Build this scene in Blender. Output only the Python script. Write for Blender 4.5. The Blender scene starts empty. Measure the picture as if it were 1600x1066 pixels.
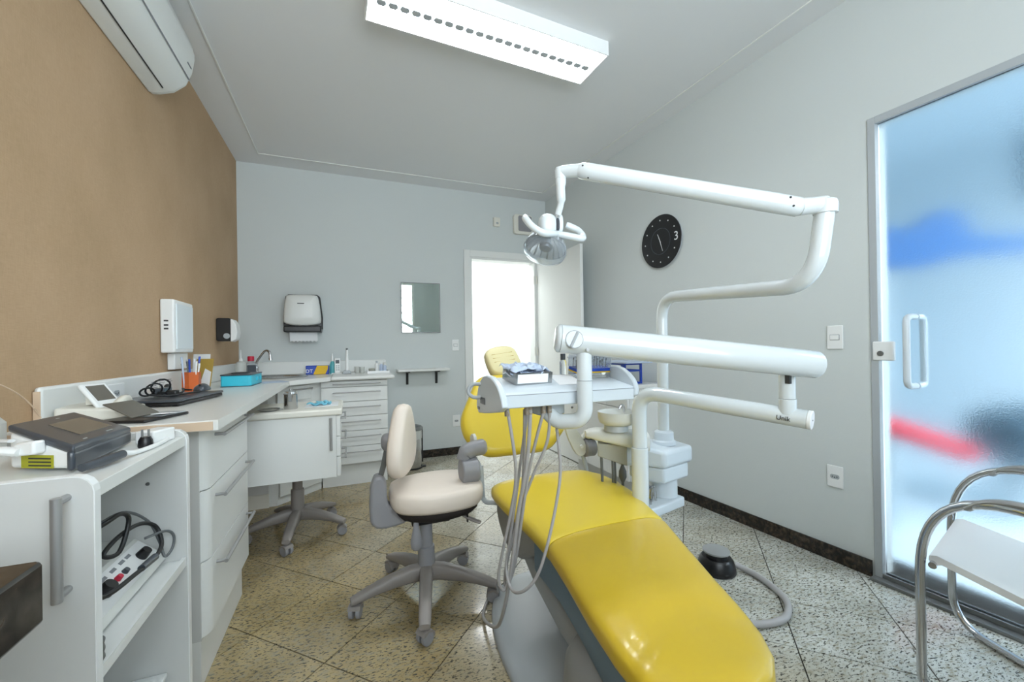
import bpy, bmesh, math, random
from mathutils import Vector, Matrix
C = bpy.context.scene.collection
SC = bpy.context.scene
rnd = random.Random(7)
PI = math.pi

# ------------------------------------------------------------------ camera
H_CAM = 1.1
F_PX, YAW, PITCH, ROLL, SHIFT = 641.45, 0.3833, 0.0021, -0.0160, 8.58
fwd = Vector((math.sin(YAW) * math.cos(PITCH), math.cos(YAW) * math.cos(PITCH), math.sin(PITCH)))
rr = Vector((math.cos(YAW), -math.sin(YAW), 0))
uu = rr.cross(fwd)
cR, sR = math.cos(ROLL), math.sin(ROLL)
right = cR * rr + sR * uu
up = -sR * rr + cR * uu
cam = bpy.data.cameras.new('camera')
cam.sensor_width = 36
cam.lens = F_PX / 1600 * 36
cam.shift_y = SHIFT / 1600
cam.clip_start = 0.02
co = bpy.data.objects.new('camera', cam)
C.objects.link(co)
m = Matrix.Identity(4)
for i in range(3):
    m[i][0], m[i][1], m[i][2] = right[i], up[i], -fwd[i]
m[0][3], m[1][3], m[2][3] = 0, 0, H_CAM
co.matrix_world = m
SC.camera = co

# ------------------------------------------------------------------ world, light, exposure
w = bpy.data.worlds.new('world'); SC.world = w; w.use_nodes = True
bg = w.node_tree.nodes['Background']
bg.inputs[0].default_value = (0.80, 0.91, 1.0, 1)
bg.inputs[1].default_value = 0.6
SC.view_settings.view_transform = 'Standard'
SC.view_settings.look = 'None'
SC.view_settings.gamma = 1
SC.view_settings.use_curve_mapping = False
SC.view_settings.exposure = 0.40
SC.cycles.use_denoising = True
SC.cycles.max_bounces = 10
SC.cycles.diffuse_bounces = 6
SC.cycles.transmission_bounces = 8
SC.cycles.transparent_max_bounces = 12
SC.cycles.sample_clamp_indirect = 6

def area(name, loc, size, power, direction, color=(1, 1, 1), sy=None):
    l = bpy.data.lights.new(name, 'AREA'); l.energy = power; l.color = color
    l.shape = 'RECTANGLE'; l.size = size; l.size_y = sy or size
    o = bpy.data.objects.new(name, l); C.objects.link(o); o.location = loc
    o.rotation_euler = Vector(direction).to_track_quat('-Z', 'Y').to_euler()
    return o
# daylight arriving at the louvred window behind the photographer, and fill lights added for corridor and lobby
area('window_daylight', (0.45, -1.30, 1.85), 2.0, 92, (0, 1, 0.12), (0.84, 0.94, 1.0), 1.7)
area('corridor_fill_light', (1.75, 5.1, 2.60), 1.1, 40, (0, 0, -1), (0.95, 0.98, 1.0), 0.9)  # added light, strong enough to blow the corridor walls white
area('lobby_fill_light', (3.9, -0.9, 2.60), 1.6, 135, (0, 0, -1), (0.93, 0.97, 1.0))  # added light, kept out of view, brightens what shows through the frosted glass

# ------------------------------------------------------------------ materials
def lin(c):
    c = c / 255
    return c / 12.92 if c <= 0.04045 else ((c + 0.055) / 1.055) ** 2.4
def rgb(r, g, b): return (lin(r), lin(g), lin(b), 1)
def mat(name, col, rough=0.5, metal=0.0, bump=0.0, bscale=60, var=0.0, vscale=6, coat=0.0, **kw):
    m = bpy.data.materials.new(name); m.use_nodes = True
    nt = m.node_tree; b = nt.nodes['Principled BSDF']
    b.inputs['Base Color'].default_value = rgb(*col)
    b.inputs['Roughness'].default_value = rough
    b.inputs['Metallic'].default_value = metal
    b.inputs['Coat Weight'].default_value = coat
    for k, v in kw.items():
        b.inputs[k.replace('_', ' ')].default_value = v
    geo = nt.nodes.new('ShaderNodeNewGeometry')
    if var:
        n = nt.nodes.new('ShaderNodeTexNoise'); n.inputs['Scale'].default_value = vscale; n.inputs['Detail'].default_value = 4
        nt.links.new(geo.outputs['Position'], n.inputs['Vector'])
        mx = nt.nodes.new('ShaderNodeMixRGB'); c = rgb(*col)
        mx.inputs[1].default_value = tuple(x * (1 - var) for x in c[:3]) + (1,)
        mx.inputs[2].default_value = tuple(min(1, x * (1 + var)) for x in c[:3]) + (1,)
        nt.links.new(n.outputs['Fac'], mx.inputs[0]); nt.links.new(mx.outputs[0], b.inputs['Base Color'])
    if bump:
        n = nt.nodes.new('ShaderNodeTexNoise'); n.inputs['Scale'].default_value = bscale; n.inputs['Detail'].default_value = 3
        nt.links.new(geo.outputs['Position'], n.inputs['Vector'])
        bp = nt.nodes.new('ShaderNodeBump'); bp.inputs['Strength'].default_value = bump; bp.inputs['Distance'].default_value = 0.003
        nt.links.new(n.outputs['Fac'], bp.inputs['Height']); nt.links.new(bp.outputs[0], b.inputs['Normal'])
    return m

def granite(name, dark=False):
    m = bpy.data.materials.new(name); m.use_nodes = True
    nt = m.node_tree; N = nt.nodes; L = nt.links; b = N['Principled BSDF']
    geo = N.new('ShaderNodeNewGeometry'); oi = N.new('ShaderNodeObjectInfo')
    def noise(scale, detail=3, vec=None, rough=0.5):
        n = N.new('ShaderNodeTexNoise'); n.inputs['Scale'].default_value = scale; n.inputs['Detail'].default_value = detail
        n.inputs['Roughness'].default_value = rough
        L.new(vec or geo.outputs['Position'], n.inputs['Vector']); return n
    def ramp(src, stops):
        r = N.new('ShaderNodeValToRGB'); L.new(src, r.inputs[0])
        e = r.color_ramp.elements
        e[0].position, e[0].color = stops[0]; e[1].position, e[1].color = stops[1]
        for p, c in stops[2:]:
            x = e.new(p); x.color = c
        return r
    def mix(f, a, c):
        x = N.new('ShaderNodeMixRGB')
        for s, v in ((0, f), (1, a), (2, c)):
            if isinstance(v, bpy.types.NodeSocket): L.new(v, x.inputs[s])
            elif s == 0: x.inputs[0].default_value = v
            else: x.inputs[s].default_value = v
        return x.outputs[0]
    if dark:
        n1 = noise(55, 4); n2 = noise(9, 3)
        base = ramp(n1.outputs['Fac'], [(0.42, rgb(22, 20, 18)), (0.70, rgb(92, 80, 68))])
        base2 = ramp(n2.outputs['Fac'], [(0.4, rgb(10, 10, 9)), (0.75, rgb(52, 42, 32))])
        L.new(mix(0.5, base.outputs[0], base2.outputs[0]), b.inputs['Base Color'])
        b.inputs['Roughness'].default_value = 0.16
        return m
    # pale ground with a warm or cool tint that changes from slab to slab
    warm = noise(0.9, 2); add = N.new('ShaderNodeMath'); add.operation = 'MULTIPLY_ADD'
    L.new(oi.outputs['Random'], add.inputs[0]); add.inputs[1].default_value = 0.16
    sub = N.new('ShaderNodeSeparateXYZ'); L.new(geo.outputs['Position'], sub.inputs[0])
    gx = N.new('ShaderNodeMath'); gx.operation = 'MULTIPLY_ADD'; L.new(sub.outputs[0], gx.inputs[0])
    gx.inputs[1].default_value = -0.30; gx.inputs[2].default_value = 0.36
    s2 = N.new('ShaderNodeMath'); s2.operation = 'ADD'; L.new(gx.outputs[0], s2.inputs[0]); L.new(warm.outputs['Fac'], s2.inputs[1])
    L.new(s2.outputs[0], add.inputs[2])
    wr = ramp(add.outputs[0], [(0.40, rgb(206, 208, 202)), (0.90, rgb(172, 153, 112))])
    cl = noise(4.5, 5); cr = ramp(cl.outputs['Fac'], [(0.35, (0.70, 0.69, 0.66, 1)), (0.62, (1, 1, 1, 1))])
    mul = N.new('ShaderNodeMixRGB'); mul.blend_type = 'MULTIPLY'; mul.inputs[0].default_value = 1
    L.new(wr.outputs[0], mul.inputs[1]); L.new(cr.outputs[0], mul.inputs[2])
    # elongated flecks
    mp = N.new('ShaderNodeMapping'); mp.inputs['Scale'].default_value = (1.0, 2.3, 1.0); mp.inputs['Rotation'].default_value = (0, 0, 0.5)
    L.new(geo.outputs['Position'], mp.inputs['Vector'])
    f1 = noise(58, 3, mp.outputs[0], 0.5); fr = ramp(f1.outputs['Fac'], [(0.565, (0, 0, 0, 1)), (0.61, (1, 1, 1, 1))])
    c1 = mix(fr.outputs[0], mul.outputs[0], rgb(74, 72, 64))
    f2 = noise(88, 2, mp.outputs[0], 0.5); fr2 = ramp(f2.outputs['Fac'], [(0.62, (0, 0, 0, 1)), (0.67, (1, 1, 1, 1))])
    c2 = mix(fr2.outputs[0], c1, rgb(44, 40, 36))
    f3 = noise(30, 4, mp.outputs[0], 0.6); fr3 = ramp(f3.outputs['Fac'], [(0.48, (0, 0, 0, 1)), (0.66, (0.75, 0.75, 0.75, 1))])
    c3 = mix(fr3.outputs[0], c2, rgb(150, 143, 122))
    L.new(c3, b.inputs['Base Color'])
    b.inputs['Roughness'].default_value = 0.13
    b.inputs['IOR'].default_value = 1.5
    return m

M = {}
M['wall'] = mat('painted_wall', (206, 212, 212), 0.75, bump=0.15, bscale=90)
M['ceil'] = mat('ceiling_paint', (224, 226, 228), 0.6)
M['trim'] = mat('white_trim', (228, 230, 228), 0.45)
M['laminate'] = mat('white_laminate', (228, 230, 228), 0.32)
M['lamgrey'] = mat('pale_laminate_side', (205, 206, 204), 0.4)
M['worktop'] = mat('worktop_laminate', (226, 227, 224), 0.28, var=0.03, vscale=200)
M['edge'] = mat('raw_board_edge', (214, 190, 164), 0.5)
M['cream'] = mat('cream_laminate', (226, 224, 214), 0.4)
M['metal'] = mat('brushed_steel', (168, 168, 168), 0.38, 0.55)
M['dmetal'] = mat('satin_grey_metal', (124, 126, 126), 0.4, 0.5)
M['chrome'] = mat('chrome', (205, 205, 208), 0.10, 1.0)
M['steel'] = mat('stainless_steel', (190, 190, 190), 0.22, 1.0)
M['enamel'] = mat('white_enamel', (212, 219, 222), 0.18, coat=0.4)
M['enamel2'] = mat('cool_white_plastic', (206, 215, 222), 0.3)
M['beige'] = mat('greyish_beige_plastic', (214, 216, 212), 0.4)
M['olive'] = mat('grey_beige_panel', (158, 158, 148), 0.5)
M['grey'] = mat('grey_plastic', (142, 142, 146), 0.42)
M['grey2'] = mat('warm_grey_plastic', (136, 130, 126), 0.45)
M['lgrey'] = mat('light_grey_plastic', (172, 178, 182), 0.35)
M['mgrey'] = mat('mid_grey_cover', (150, 152, 152), 0.45)
M['bluegrey'] = mat('blue_grey_shell', (112, 138, 160), 0.5)
M['black'] = mat('black_plastic', (22, 22, 24), 0.35)
M['rubber'] = mat('black_rubber_cable', (26, 28, 30), 0.5)
M['gcable'] = mat('grey_cable', (92, 96, 98), 0.5)
M['white'] = mat('white_plastic', (236, 238, 238), 0.35)
M['slate'] = mat('slate_plastic', (62, 68, 76), 0.3, coat=0.3)
M['screen'] = mat('dark_screen_glass', (104, 100, 92), 0.12)
M['yellow'] = mat('yellow_vinyl', (218, 192, 54), 0.36, bump=0.12, bscale=14, coat=0.15)
M['yellow2'] = mat('yellow_vinyl_leg_cover', (214, 182, 46), 0.28, bump=0.3, bscale=9, coat=0.25)
M['paleyellow'] = mat('pale_yellow_vinyl', (218, 208, 160), 0.5, bump=0.1)
M['offwhite'] = mat('off_white_vinyl', (226, 214, 202), 0.5, bump=0.1, bscale=20, var=0.05, vscale=7)
M['tornblack'] = mat('worn_black_underside', (34, 28, 26), 0.8, var=0.5, vscale=30)
M['granite'] = granite('speckled_granite')
M['dgranite'] = granite('dark_granite', True)
M['grout'] = mat('dark_grout', (38, 34, 28), 0.9)
M['cyan'] = mat('cyan_plastic', (58, 190, 214), 0.35)
M['teal'] = mat('teal_plastic', (96, 182, 188), 0.3)
M['orange'] = mat('orange_plastic', (196, 92, 30), 0.4)
M['red'] = mat('red_plastic', (196, 30, 62), 0.4)
M['blue'] = mat('blue_plastic', (24, 66, 170), 0.4)
M['yprint'] = mat('yellow_print', (226, 184, 20), 0.5)
M['gold'] = mat('gold_print', (170, 140, 60), 0.4)
M['paper'] = mat('white_paper', (232, 234, 236), 0.7)
M['bluepaper'] = mat('pale_blue_wrap', (186, 200, 222), 0.4)
M['bluecloth'] = mat('blue_glove_film', (108, 178, 200), 0.5)
M['ygreen'] = mat('yellow_green_label', (168, 168, 40), 0.5)
M['darkprint'] = mat('dark_print', (52, 54, 56), 0.6)
M['paleprint'] = mat('grey_print', (128, 132, 138), 0.6)
M['hose'] = mat('grey_hose', (168, 166, 166), 0.4)
M['hosedark'] = mat('taupe_hose', (138, 126, 110), 0.4)
M['mirror'] = mat('mirror_glass', (215, 225, 220), 0.015, 1.0)
M['clear'] = mat('clear_plastic', (235, 240, 245), 0.08, Transmission_Weight=0.9, IOR=1.12)
M['shieldp'] = mat('ribbed_reflector_plastic', (250, 252, 254), 0.10, Transmission_Weight=0.88, IOR=1.15)
M['milky'] = mat('milky_plastic', (226, 228, 224), 0.4, Transmission_Weight=0.35, IOR=1.3)
M['bagfilm'] = mat('clear_bag_film', (225, 228, 232), 0.25, Transmission_Weight=0.5, IOR=1.1)
M['lobbywall'] = mat('lobby_wall_paint', (214, 228, 236), 0.8)
M['sofa'] = mat('red_bench_vinyl', (224, 40, 66), 0.6)
M['lobbyblue'] = mat('blue_sign_panel', (14, 96, 160), 0.6)
M['lobbydark'] = mat('dark_blue_grey_furniture', (52, 84, 102), 0.7)
M['slat'] = mat('white_louvre', (238, 240, 240), 0.4)
M['ac'] = mat('air_conditioner_white', (222, 224, 222), 0.35)

# brown woven wall covering
def brown():
    m = bpy.data.materials.new('brown_woven_wallcovering'); m.use_nodes = True
    nt = m.node_tree; N = nt.nodes; L = nt.links; b = N['Principled BSDF']
    geo = N.new('ShaderNodeNewGeometry')
    outs = []
    for sc in ((1, 1, 14), (14, 14, 1.2)):
        mp = N.new('ShaderNodeMapping'); mp.inputs['Scale'].default_value = sc
        L.new(geo.outputs['Position'], mp.inputs['Vector'])
        n = N.new('ShaderNodeTexNoise'); n.inputs['Scale'].default_value = 30; n.inputs['Detail'].default_value = 3
        L.new(mp.outputs[0], n.inputs['Vector']); outs.append(n.outputs['Fac'])
    a = N.new('ShaderNodeMath'); a.operation = 'ADD'; L.new(outs[0], a.inputs[0]); L.new(outs[1], a.inputs[1])
    h = N.new('ShaderNodeMath'); h.operation = 'MULTIPLY'; L.new(a.outputs[0], h.inputs[0]); h.inputs[1].default_value = 0.5
    n = N.new('ShaderNodeTexNoise'); n.inputs['Scale'].default_value = 2.2; n.inputs['Detail'].default_value = 5
    L.new(geo.outputs['Position'], n.inputs['Vector'])
    r = N.new('ShaderNodeValToRGB'); r.color_ramp.elements[0].color = rgb(166, 138, 104); r.color_ramp.elements[1].color = rgb(194, 164, 132)
    r.color_ramp.elements[0].position = 0.3; r.color_ramp.elements[1].position = 0.72
    a2 = N.new('ShaderNodeMath'); a2.operation = 'MULTIPLY_ADD'; L.new(h.outputs[0], a2.inputs[0]); a2.inputs[1].default_value = 0.5
    h2 = N.new('ShaderNodeMath'); h2.operation = 'MULTIPLY'; L.new(n.outputs['Fac'], h2.inputs[0]); h2.inputs[1].default_value = 0.5
    L.new(h2.outputs[0], a2.inputs[2]); L.new(a2.outputs[0], r.inputs[0]); L.new(r.outputs[0], b.inputs['Base Color'])
    bp = N.new('ShaderNodeBump'); bp.inputs['Strength'].default_value = 0.25; bp.inputs['Distance'].default_value = 0.002
    L.new(h.outputs[0], bp.inputs['Height']); L.new(bp.outputs[0], b.inputs['Normal'])
    b.inputs['Roughness'].default_value = 0.75
    return m
M['brown'] = brown()
def frosted():
    m = bpy.data.materials.new('frosted_glass'); m.use_nodes = True
    nt = m.node_tree; N = nt.nodes; L = nt.links; b = N['Principled BSDF']
    b.inputs['Base Color'].default_value = (0.90, 0.97, 1.0, 1)
    b.inputs['Roughness'].default_value = 0.29; b.inputs['IOR'].default_value = 1.25
    b.inputs['Transmission Weight'].default_value = 1.0
    geo = N.new('ShaderNodeNewGeometry'); n = N.new('ShaderNodeTexNoise'); n.inputs['Scale'].default_value = 160
    L.new(geo.outputs['Position'], n.inputs['Vector'])
    bp = N.new('ShaderNodeBump'); bp.inputs['Strength'].default_value = 0.4; bp.inputs['Distance'].default_value = 0.002
    L.new(n.outputs['Fac'], bp.inputs['Height']); L.new(bp.outputs[0], b.inputs['Normal'])
    return m
M['frosted'] = frosted()
def emit(name, col, s):
    m = bpy.data.materials.new(name); m.use_nodes = True
    b = m.node_tree.nodes['Principled BSDF']
    b.inputs['Base Color'].default_value = (1, 1, 1, 1)
    b.inputs['Emission Color'].default_value = col; b.inputs['Emission Strength'].default_value = s
    return m
M['tube'] = emit('lit_fluorescent_tube', (0.92, 0.97, 1.0, 1), 70)
M['lightbox'] = mat('film_viewer_diffuser', (226, 234, 238), 0.35)

# ------------------------------------------------------------------ mesh helpers
class MB:
    def __init__(s): s.v = []; s.f = []; s.M = Matrix.Identity(4)
    def _add(s, vs, fs):
        o = len(s.v); s.v += [s.M @ Vector(v) for v in vs]; s.f += [[o + i for i in f] for f in fs]; return s
    def box(s, x0, x1, y0, y1, z0, z1):
        return s._add([(x, y, z) for z in (z0, z1) for x, y in ((x0, y0), (x1, y0), (x1, y1), (x0, y1))],
                      [(3, 2, 1, 0), (4, 5, 6, 7), (0, 1, 5, 4), (1, 2, 6, 5), (2, 3, 7, 6), (3, 0, 4, 7)])
    def prism(s, pts, ax, a, b):
        n = len(pts)
        def P(p, h):
            return (h, p[0], p[1]) if ax == 'x' else ((p[0], h, p[1]) if ax == 'y' else (p[0], p[1], h))
        za = a if isinstance(a, (list, tuple)) else [a] * n
        zb = b if isinstance(b, (list, tuple)) else [b] * n
        return s._add([P(p, za[i]) for i, p in enumerate(pts)] + [P(p, zb[i]) for i, p in enumerate(pts)],
                      [list(range(n))[::-1], list(range(n, 2 * n))] + [(i, (i + 1) % n, n + (i + 1) % n, n + i) for i in range(n)])
    def loft(s, rings, closed=False):
        n = len(rings[0]); vs = [p for r in rings for p in r]; fs = []
        for k in range(len(rings) - 1):
            for i in range(n):
                fs.append((k * n + i, k * n + (i + 1) % n, (k + 1) * n + (i + 1) % n, (k + 1) * n + i))
        if not closed:
            fs.append(list(range(n))[::-1]); fs.append(list(range((len(rings) - 1) * n, len(rings) * n)))
        else:
            k = len(rings) - 1
            for i in range(n): fs.append((k * n + i, k * n + (i + 1) % n, (i + 1) % n, i))
        return s._add(vs, fs)
    def tube(s, pts, r, n=12, closed=False, flat=1.0):
        pts = [Vector(p) for p in pts]; rings = []; N0 = None
        for i, p in enumerate(pts):
            if closed: t = (pts[(i + 1) % len(pts)] - pts[i - 1]).normalized()
            else:
                a = pts[max(0, i - 1)]; b = pts[min(len(pts) - 1, i + 1)]; t = (b - a).normalized()
            if N0 is None:
                h = Vector((0, 0, 1)) if abs(t.z) < 0.9 else Vector((0, 1, 0))
                N0 = (h - t * h.dot(t)).normalized()
            else: N0 = (N0 - t * N0.dot(t)).normalized()
            B = t.cross(N0); rad = r[i] if isinstance(r, (list, tuple)) else r
            rings.append([p + (N0 * math.cos(2 * PI * k / n) * flat + B * math.sin(2 * PI * k / n)) * rad for k in range(n)])
        return s.loft(rings, closed)
    def cyl(s, a, b, r, r2=None, n=24):
        return s.tube([a, b], [r, r if r2 is None else r2], n)
    def lathe(s, prof, c=(0, 0, 0), n=28, axis=(0, 0, 1)):
        q = Vector((0, 0, 1)).rotation_difference(Vector(axis).normalized()); c = Vector(c)
        return s.loft([[c + q @ Vector((max(r, 1e-4) * math.cos(2 * PI * k / n), max(r, 1e-4) * math.sin(2 * PI * k / n), z)) for k in range(n)] for r, z in prof])
    def ell(s, c, rad, n=16, m=10, e=1.0):
        rings = []
        for j in range(m + 1):
            a = -PI / 2 + PI * j / m; cz, sz = math.cos(a), math.sin(a)
            cz = max(abs(cz) ** e, 0.004); z = math.copysign(abs(sz) ** e, sz)
            rings.append([(c[0] + rad[0] * cz * _se(math.cos(2 * PI * k / n), e), c[1] + rad[1] * cz * _se(math.sin(2 * PI * k / n), e), c[2] + rad[2] * z) for k in range(n)])
        return s.loft(rings)
def _se(v, e): return math.copysign(abs(v) ** e, v)

WL = {}
def T(name, label, cat, loc=(0, 0, 0), group=None):
    o = bpy.data.objects.new(name, None); C.objects.link(o); o.location = loc
    o.empty_display_size = 0.1
    o['label'] = label; o['category'] = cat
    if group: o['group'] = group
    WL[o] = Vector(loc); return o
def build(name, mb, m, parent=None, bevel=0, seg=2, ang=35, label=None, flat=False, origin=None):
    me = bpy.data.meshes.new(name)
    base = WL.get(parent, Vector((0, 0, 0))) if parent else (Vector(origin) if origin else Vector((0, 0, 0)))
    me.from_pydata([tuple(v - base) for v in mb.v], [], mb.f); me.update()
    bm = bmesh.new(); bm.from_mesh(me)
    bmesh.ops.recalc_face_normals(bm, faces=bm.faces)
    bm.to_mesh(me); bm.free()
    me.materials.append(M[m])
    o = bpy.data.objects.new(name, me); C.objects.link(o)
    if parent: o.parent = parent
    elif origin: o.location = base
    WL[o] = base
    if not flat:
        for p in me.polygons: p.use_smooth = True
        try: me.set_sharp_from_angle(angle=math.radians(ang))
        except Exception: pass
    if bevel:
        b = o.modifiers.new('bevel', 'BEVEL'); b.width = bevel; b.segments = seg; b.limit_method = 'ANGLE'; b.angle_limit = math.radians(40)
        b.harden_normals = False
    if label: o['label'] = label
    return o
def struct(name, mb, m, **k):
    o = build(name, mb, m, **k); o['kind'] = 'structure'; return o
def single(name, mb, m, label, cat, group=None, origin=(0, 0, 0), **k):
    o = build(name, mb, m, origin=origin, **k); o['label'] = label; o['category'] = cat
    if group: o['group'] = group
    return o
def dup(root, off, label=None):
    r = root.copy(); C.objects.link(r); r.location = root.location + Vector(off)
    if label: r['label'] = label
    def rec(a, b):
        for ch in a.children:
            c = ch.copy(); C.objects.link(c); c.parent = b; rec(ch, c)
    rec(root, r); return r
def text(name, body, size, loc, R, m, parent, depth=0.0006):
    cu = bpy.data.curves.new(name, 'FONT'); cu.body = body; cu.size = size; cu.extrude = depth
    cu.align_x = 'CENTER'; cu.align_y = 'CENTER'; cu.materials.append(M[m])
    tmp = bpy.data.objects.new(name, cu); C.objects.link(tmp); bpy.context.view_layer.update()
    me = bpy.data.meshes.new_from_object(tmp.evaluated_get(bpy.context.evaluated_depsgraph_get())); bpy.data.objects.remove(tmp)
    if not me.materials: me.materials.append(M[m])
    o = bpy.data.objects.new(name, me); C.objects.link(o); WL[o] = WL[parent]
    o.parent = parent; mw = R.copy(); mw.translation = Vector(loc) - WL[parent]; o.matrix_local = mw
    return o
def axes(x, y, z):  # matrix with given column directions
    mm = Matrix.Identity(4)
    for j, a in enumerate((x, y, z)):
        a = Vector(a).normalized()
        for i in range(3): mm[i][j] = a[i]
    return mm
def smooth(pts, k=6):
    P = [Vector(p) for p in pts]; out = []
    for i in range(len(P) - 1):
        p0 = P[max(0, i - 1)]; p1 = P[i]; p2 = P[i + 1]; p3 = P[min(len(P) - 1, i + 2)]
        for j in range(k):
            t = j / k
            out.append(0.5 * ((2 * p1) + (p2 - p0) * t + (2 * p0 - 5 * p1 + 4 * p2 - p3) * t * t + (3 * p1 - p0 - 3 * p2 + p3) * t ** 3))
    out.append(P[-1]); return out
def fillet(pts, rad, k=8):
    P = [Vector(p) for p in pts]; out = [P[0]]
    for i in range(1, len(P) - 1):
        a = P[i - 1] - P[i]; b = P[i + 1] - P[i]; r = rad[i - 1] if isinstance(rad, (list, tuple)) else rad
        r = min(r, a.length * 0.49, b.length * 0.49); A = P[i] + a.normalized() * r; B = P[i] + b.normalized() * r
        for j in range(k + 1):
            t = j / k; out.append(A * (1 - t) ** 2 + P[i] * 2 * t * (1 - t) + B * t * t)
    out.append(P[-1]); return out
def chaikin(pts, it=2):
    for _ in range(it):
        q = []
        for i in range(len(pts)):
            a = pts[i]; b = pts[(i + 1) % len(pts)]
            q += [(a[0] * .75 + b[0] * .25, a[1] * .75 + b[1] * .25), (a[0] * .25 + b[0] * .75, a[1] * .25 + b[1] * .75)]
        pts = q
    return pts
def pillow(outline, c, ux, uy, un, th, rounds=0.8, it=3):
    """padded plate: outline in (ux,uy) about c, thickness th along un"""
    ux, uy, un, c = Vector(ux).normalized(), Vector(uy).normalized(), Vector(un).normalized(), Vector(c)
    o = chaikin(outline, it); mb = MB(); rings = []
    for s, t in ((0.02, -.5), (.6, -.49), (.88, -.43), (.965, -.28), (1, 0), (.975, .25), (.93, .38), (.8, .46), (.5, .5), (0.02, .51)):
        if s < 1: s = 1 - (1 - s) * rounds if s > .7 else s
        rings.append([c + ux * (p[0] * s) + uy * (p[1] * s) + un * (t * th) for p in o])
    return mb.loft(rings)
def roundpoly(pts, r, k=4):
    P = [Vector((p[0], p[1], 0)) for p in pts]; out = []; n = len(P)
    for i in range(n):
        a = P[i - 1] - P[i]; b = P[(i + 1) % n] - P[i]; q = min(r, a.length * .45, b.length * .45)
        A = P[i] + a.normalized() * q; B = P[i] + b.normalized() * q
        for j in range(k + 1):
            t = j / k; v = A * (1 - t) ** 2 + P[i] * 2 * t * (1 - t) + B * t * t; out.append((v.x, v.y))
    return out
def rrect(x0, x1, y0, y1, r, k=5):
    out = []
    for cx, cy, a in ((x1 - r, y0 + r, -PI / 2), (x1 - r, y1 - r, 0), (x0 + r, y1 - r, PI / 2), (x0 + r, y0 + r, PI)):
        for j in range(k + 1):
            t = a + PI / 2 * j / k; out.append((cx + r * math.cos(t), cy + r * math.sin(t)))
    return out

# ------------------------------------------------------------------ room shell
XL, YB, ZC, YF = -0.865, 4.180, 2.753, -0.90
SL = 0.05
def xw(y): return 2.1186 + SL * (YB - y)      # the right wall is slightly out of square
TH = 0.14
struct('wall_left', MB().box(XL - TH, XL, YF - TH, YB + TH, 0, ZC), 'brown')
DX0, DX1, DZ = 1.221, 1.990, 2.065
struct('wall_back', MB().box(XL, DX0, YB, YB + TH, 0, ZC).box(DX1, 2.9, YB, YB + TH, 0, ZC).box(DX0, DX1, YB, YB + TH, DZ, ZC), 'wall')
GY0, GY1, GZ = 0.18, 1.149, 2.135
def wallq(y0, y1, z0, z1, mb):
    return mb.prism([(xw(y0), y0), (xw(y0) + TH, y0), (xw(y1) + TH, y1), (xw(y1), y1)], 'z', z0, z1)
mb = MB(); wallq(GY1, YB, 0, ZC, mb); wallq(YF - TH, GY0, 0, ZC, mb); wallq(GY0, GY1, GZ, ZC, mb)
struct('wall_right', mb, 'wall')
WX0, WX1, WZ0, WZ1 = -0.55, 1.40, 1.0, 2.55
struct('wall_front', MB().box(XL, WX0, YF - TH, YF, 0, ZC).box(WX1, 2.38, YF - TH, YF, 0, ZC).box(WX0, WX1, YF - TH, YF, 0, WZ0).box(WX0, WX1, YF - TH, YF, WZ1, ZC), 'wall')
struct('ceiling', MB().box(XL - TH, 2.8, YF - TH, YB + TH, ZC, ZC + 0.12), 'ceil')
# thin raised bead running round the ceiling
tw, th = 0.010, 0.007
bx0, by1, by0 = -0.667, 3.955, -0.70
def bxr(y): return xw(y) - 0.155
struct('trim_1', MB().box(bx0, bx0 + tw, by0, by1, ZC - th, ZC), 'trim', bevel=0.002)
struct('trim_2', MB().box(bx0 + tw, bxr(by1), by1 - tw, by1, ZC - th, ZC), 'trim', bevel=0.002)
struct('trim_3', MB().prism([(bxr(by0) - tw, by0), (bxr(by0), by0), (bxr(by1), by1 - tw), (bxr(by1) - tw, by1 - tw)], 'z', ZC - th, ZC), 'trim', bevel=0.002)
struct('trim_4', MB().box(bx0 + tw, bxr(by0) - tw, by0, by0 + tw, ZC - th, ZC), 'trim', bevel=0.002)

# floor: grout bed with separate diagonal granite slabs
fl = struct('floor', MB().box(XL - TH, 2.55, YF - TH, YB + TH, -0.12, -0.003), 'grout')
room = [(XL, YF), (xw(YF), YF), (xw(YB), YB), (XL, YB)]
def clip(poly, room):
    out = poly
    for i in range(len(room)):
        a, b = room[i], room[(i + 1) % len(room)]; new = []
        def side(p): return (b[0] - a[0]) * (p[1] - a[1]) - (b[1] - a[1]) * (p[0] - a[0])
        for j in range(len(out)):
            p, q = out[j], out[(j + 1) % len(out)]; sp, sq = side(p), side(q)
            if sp >= 0: new.append(p)
            if (sp > 0 > sq) or (sp < 0 < sq):
                t = sp / (sp - sq); new.append((p[0] + (q[0] - p[0]) * t, p[1] + (q[1] - p[1]) * t))
        out = new
        if len(out) < 3: return []
    return out
us = [1.455 - 0.39 * k for k in range(0, 8)][::-1] + [1.76, 2.06] + [2.465 + 0.4 * k for k in range(0, 6)]
vs = [1.19 + 0.385 * k for k in range(-10, 8)]
c45 = math.sqrt(.5); g = 0.0022
for i in range(len(us) - 1):
    for j in range(len(vs) - 1):
        q = [(us[i] + g, vs[j] + g), (us[i + 1] - g, vs[j] + g), (us[i + 1] - g, vs[j + 1] - g), (us[i] + g, vs[j + 1] - g)]
        q = [((u - v) * c45, (u + v) * c45) for u, v in q]
        q = clip(q, room)
        if len(q) < 3: continue
        ar = abs(sum(q[a][0] * q[(a + 1) % len(q)][1] - q[(a + 1) % len(q)][0] * q[a][1] for a in range(len(q)))) / 2
        if ar < 0.0008: continue
        dz = rnd.uniform(-0.0004, 0.0004)
        build('granite_tile', MB().prism(q, 'z', -0.003, dz), 'granite', fl, flat=True)

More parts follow.
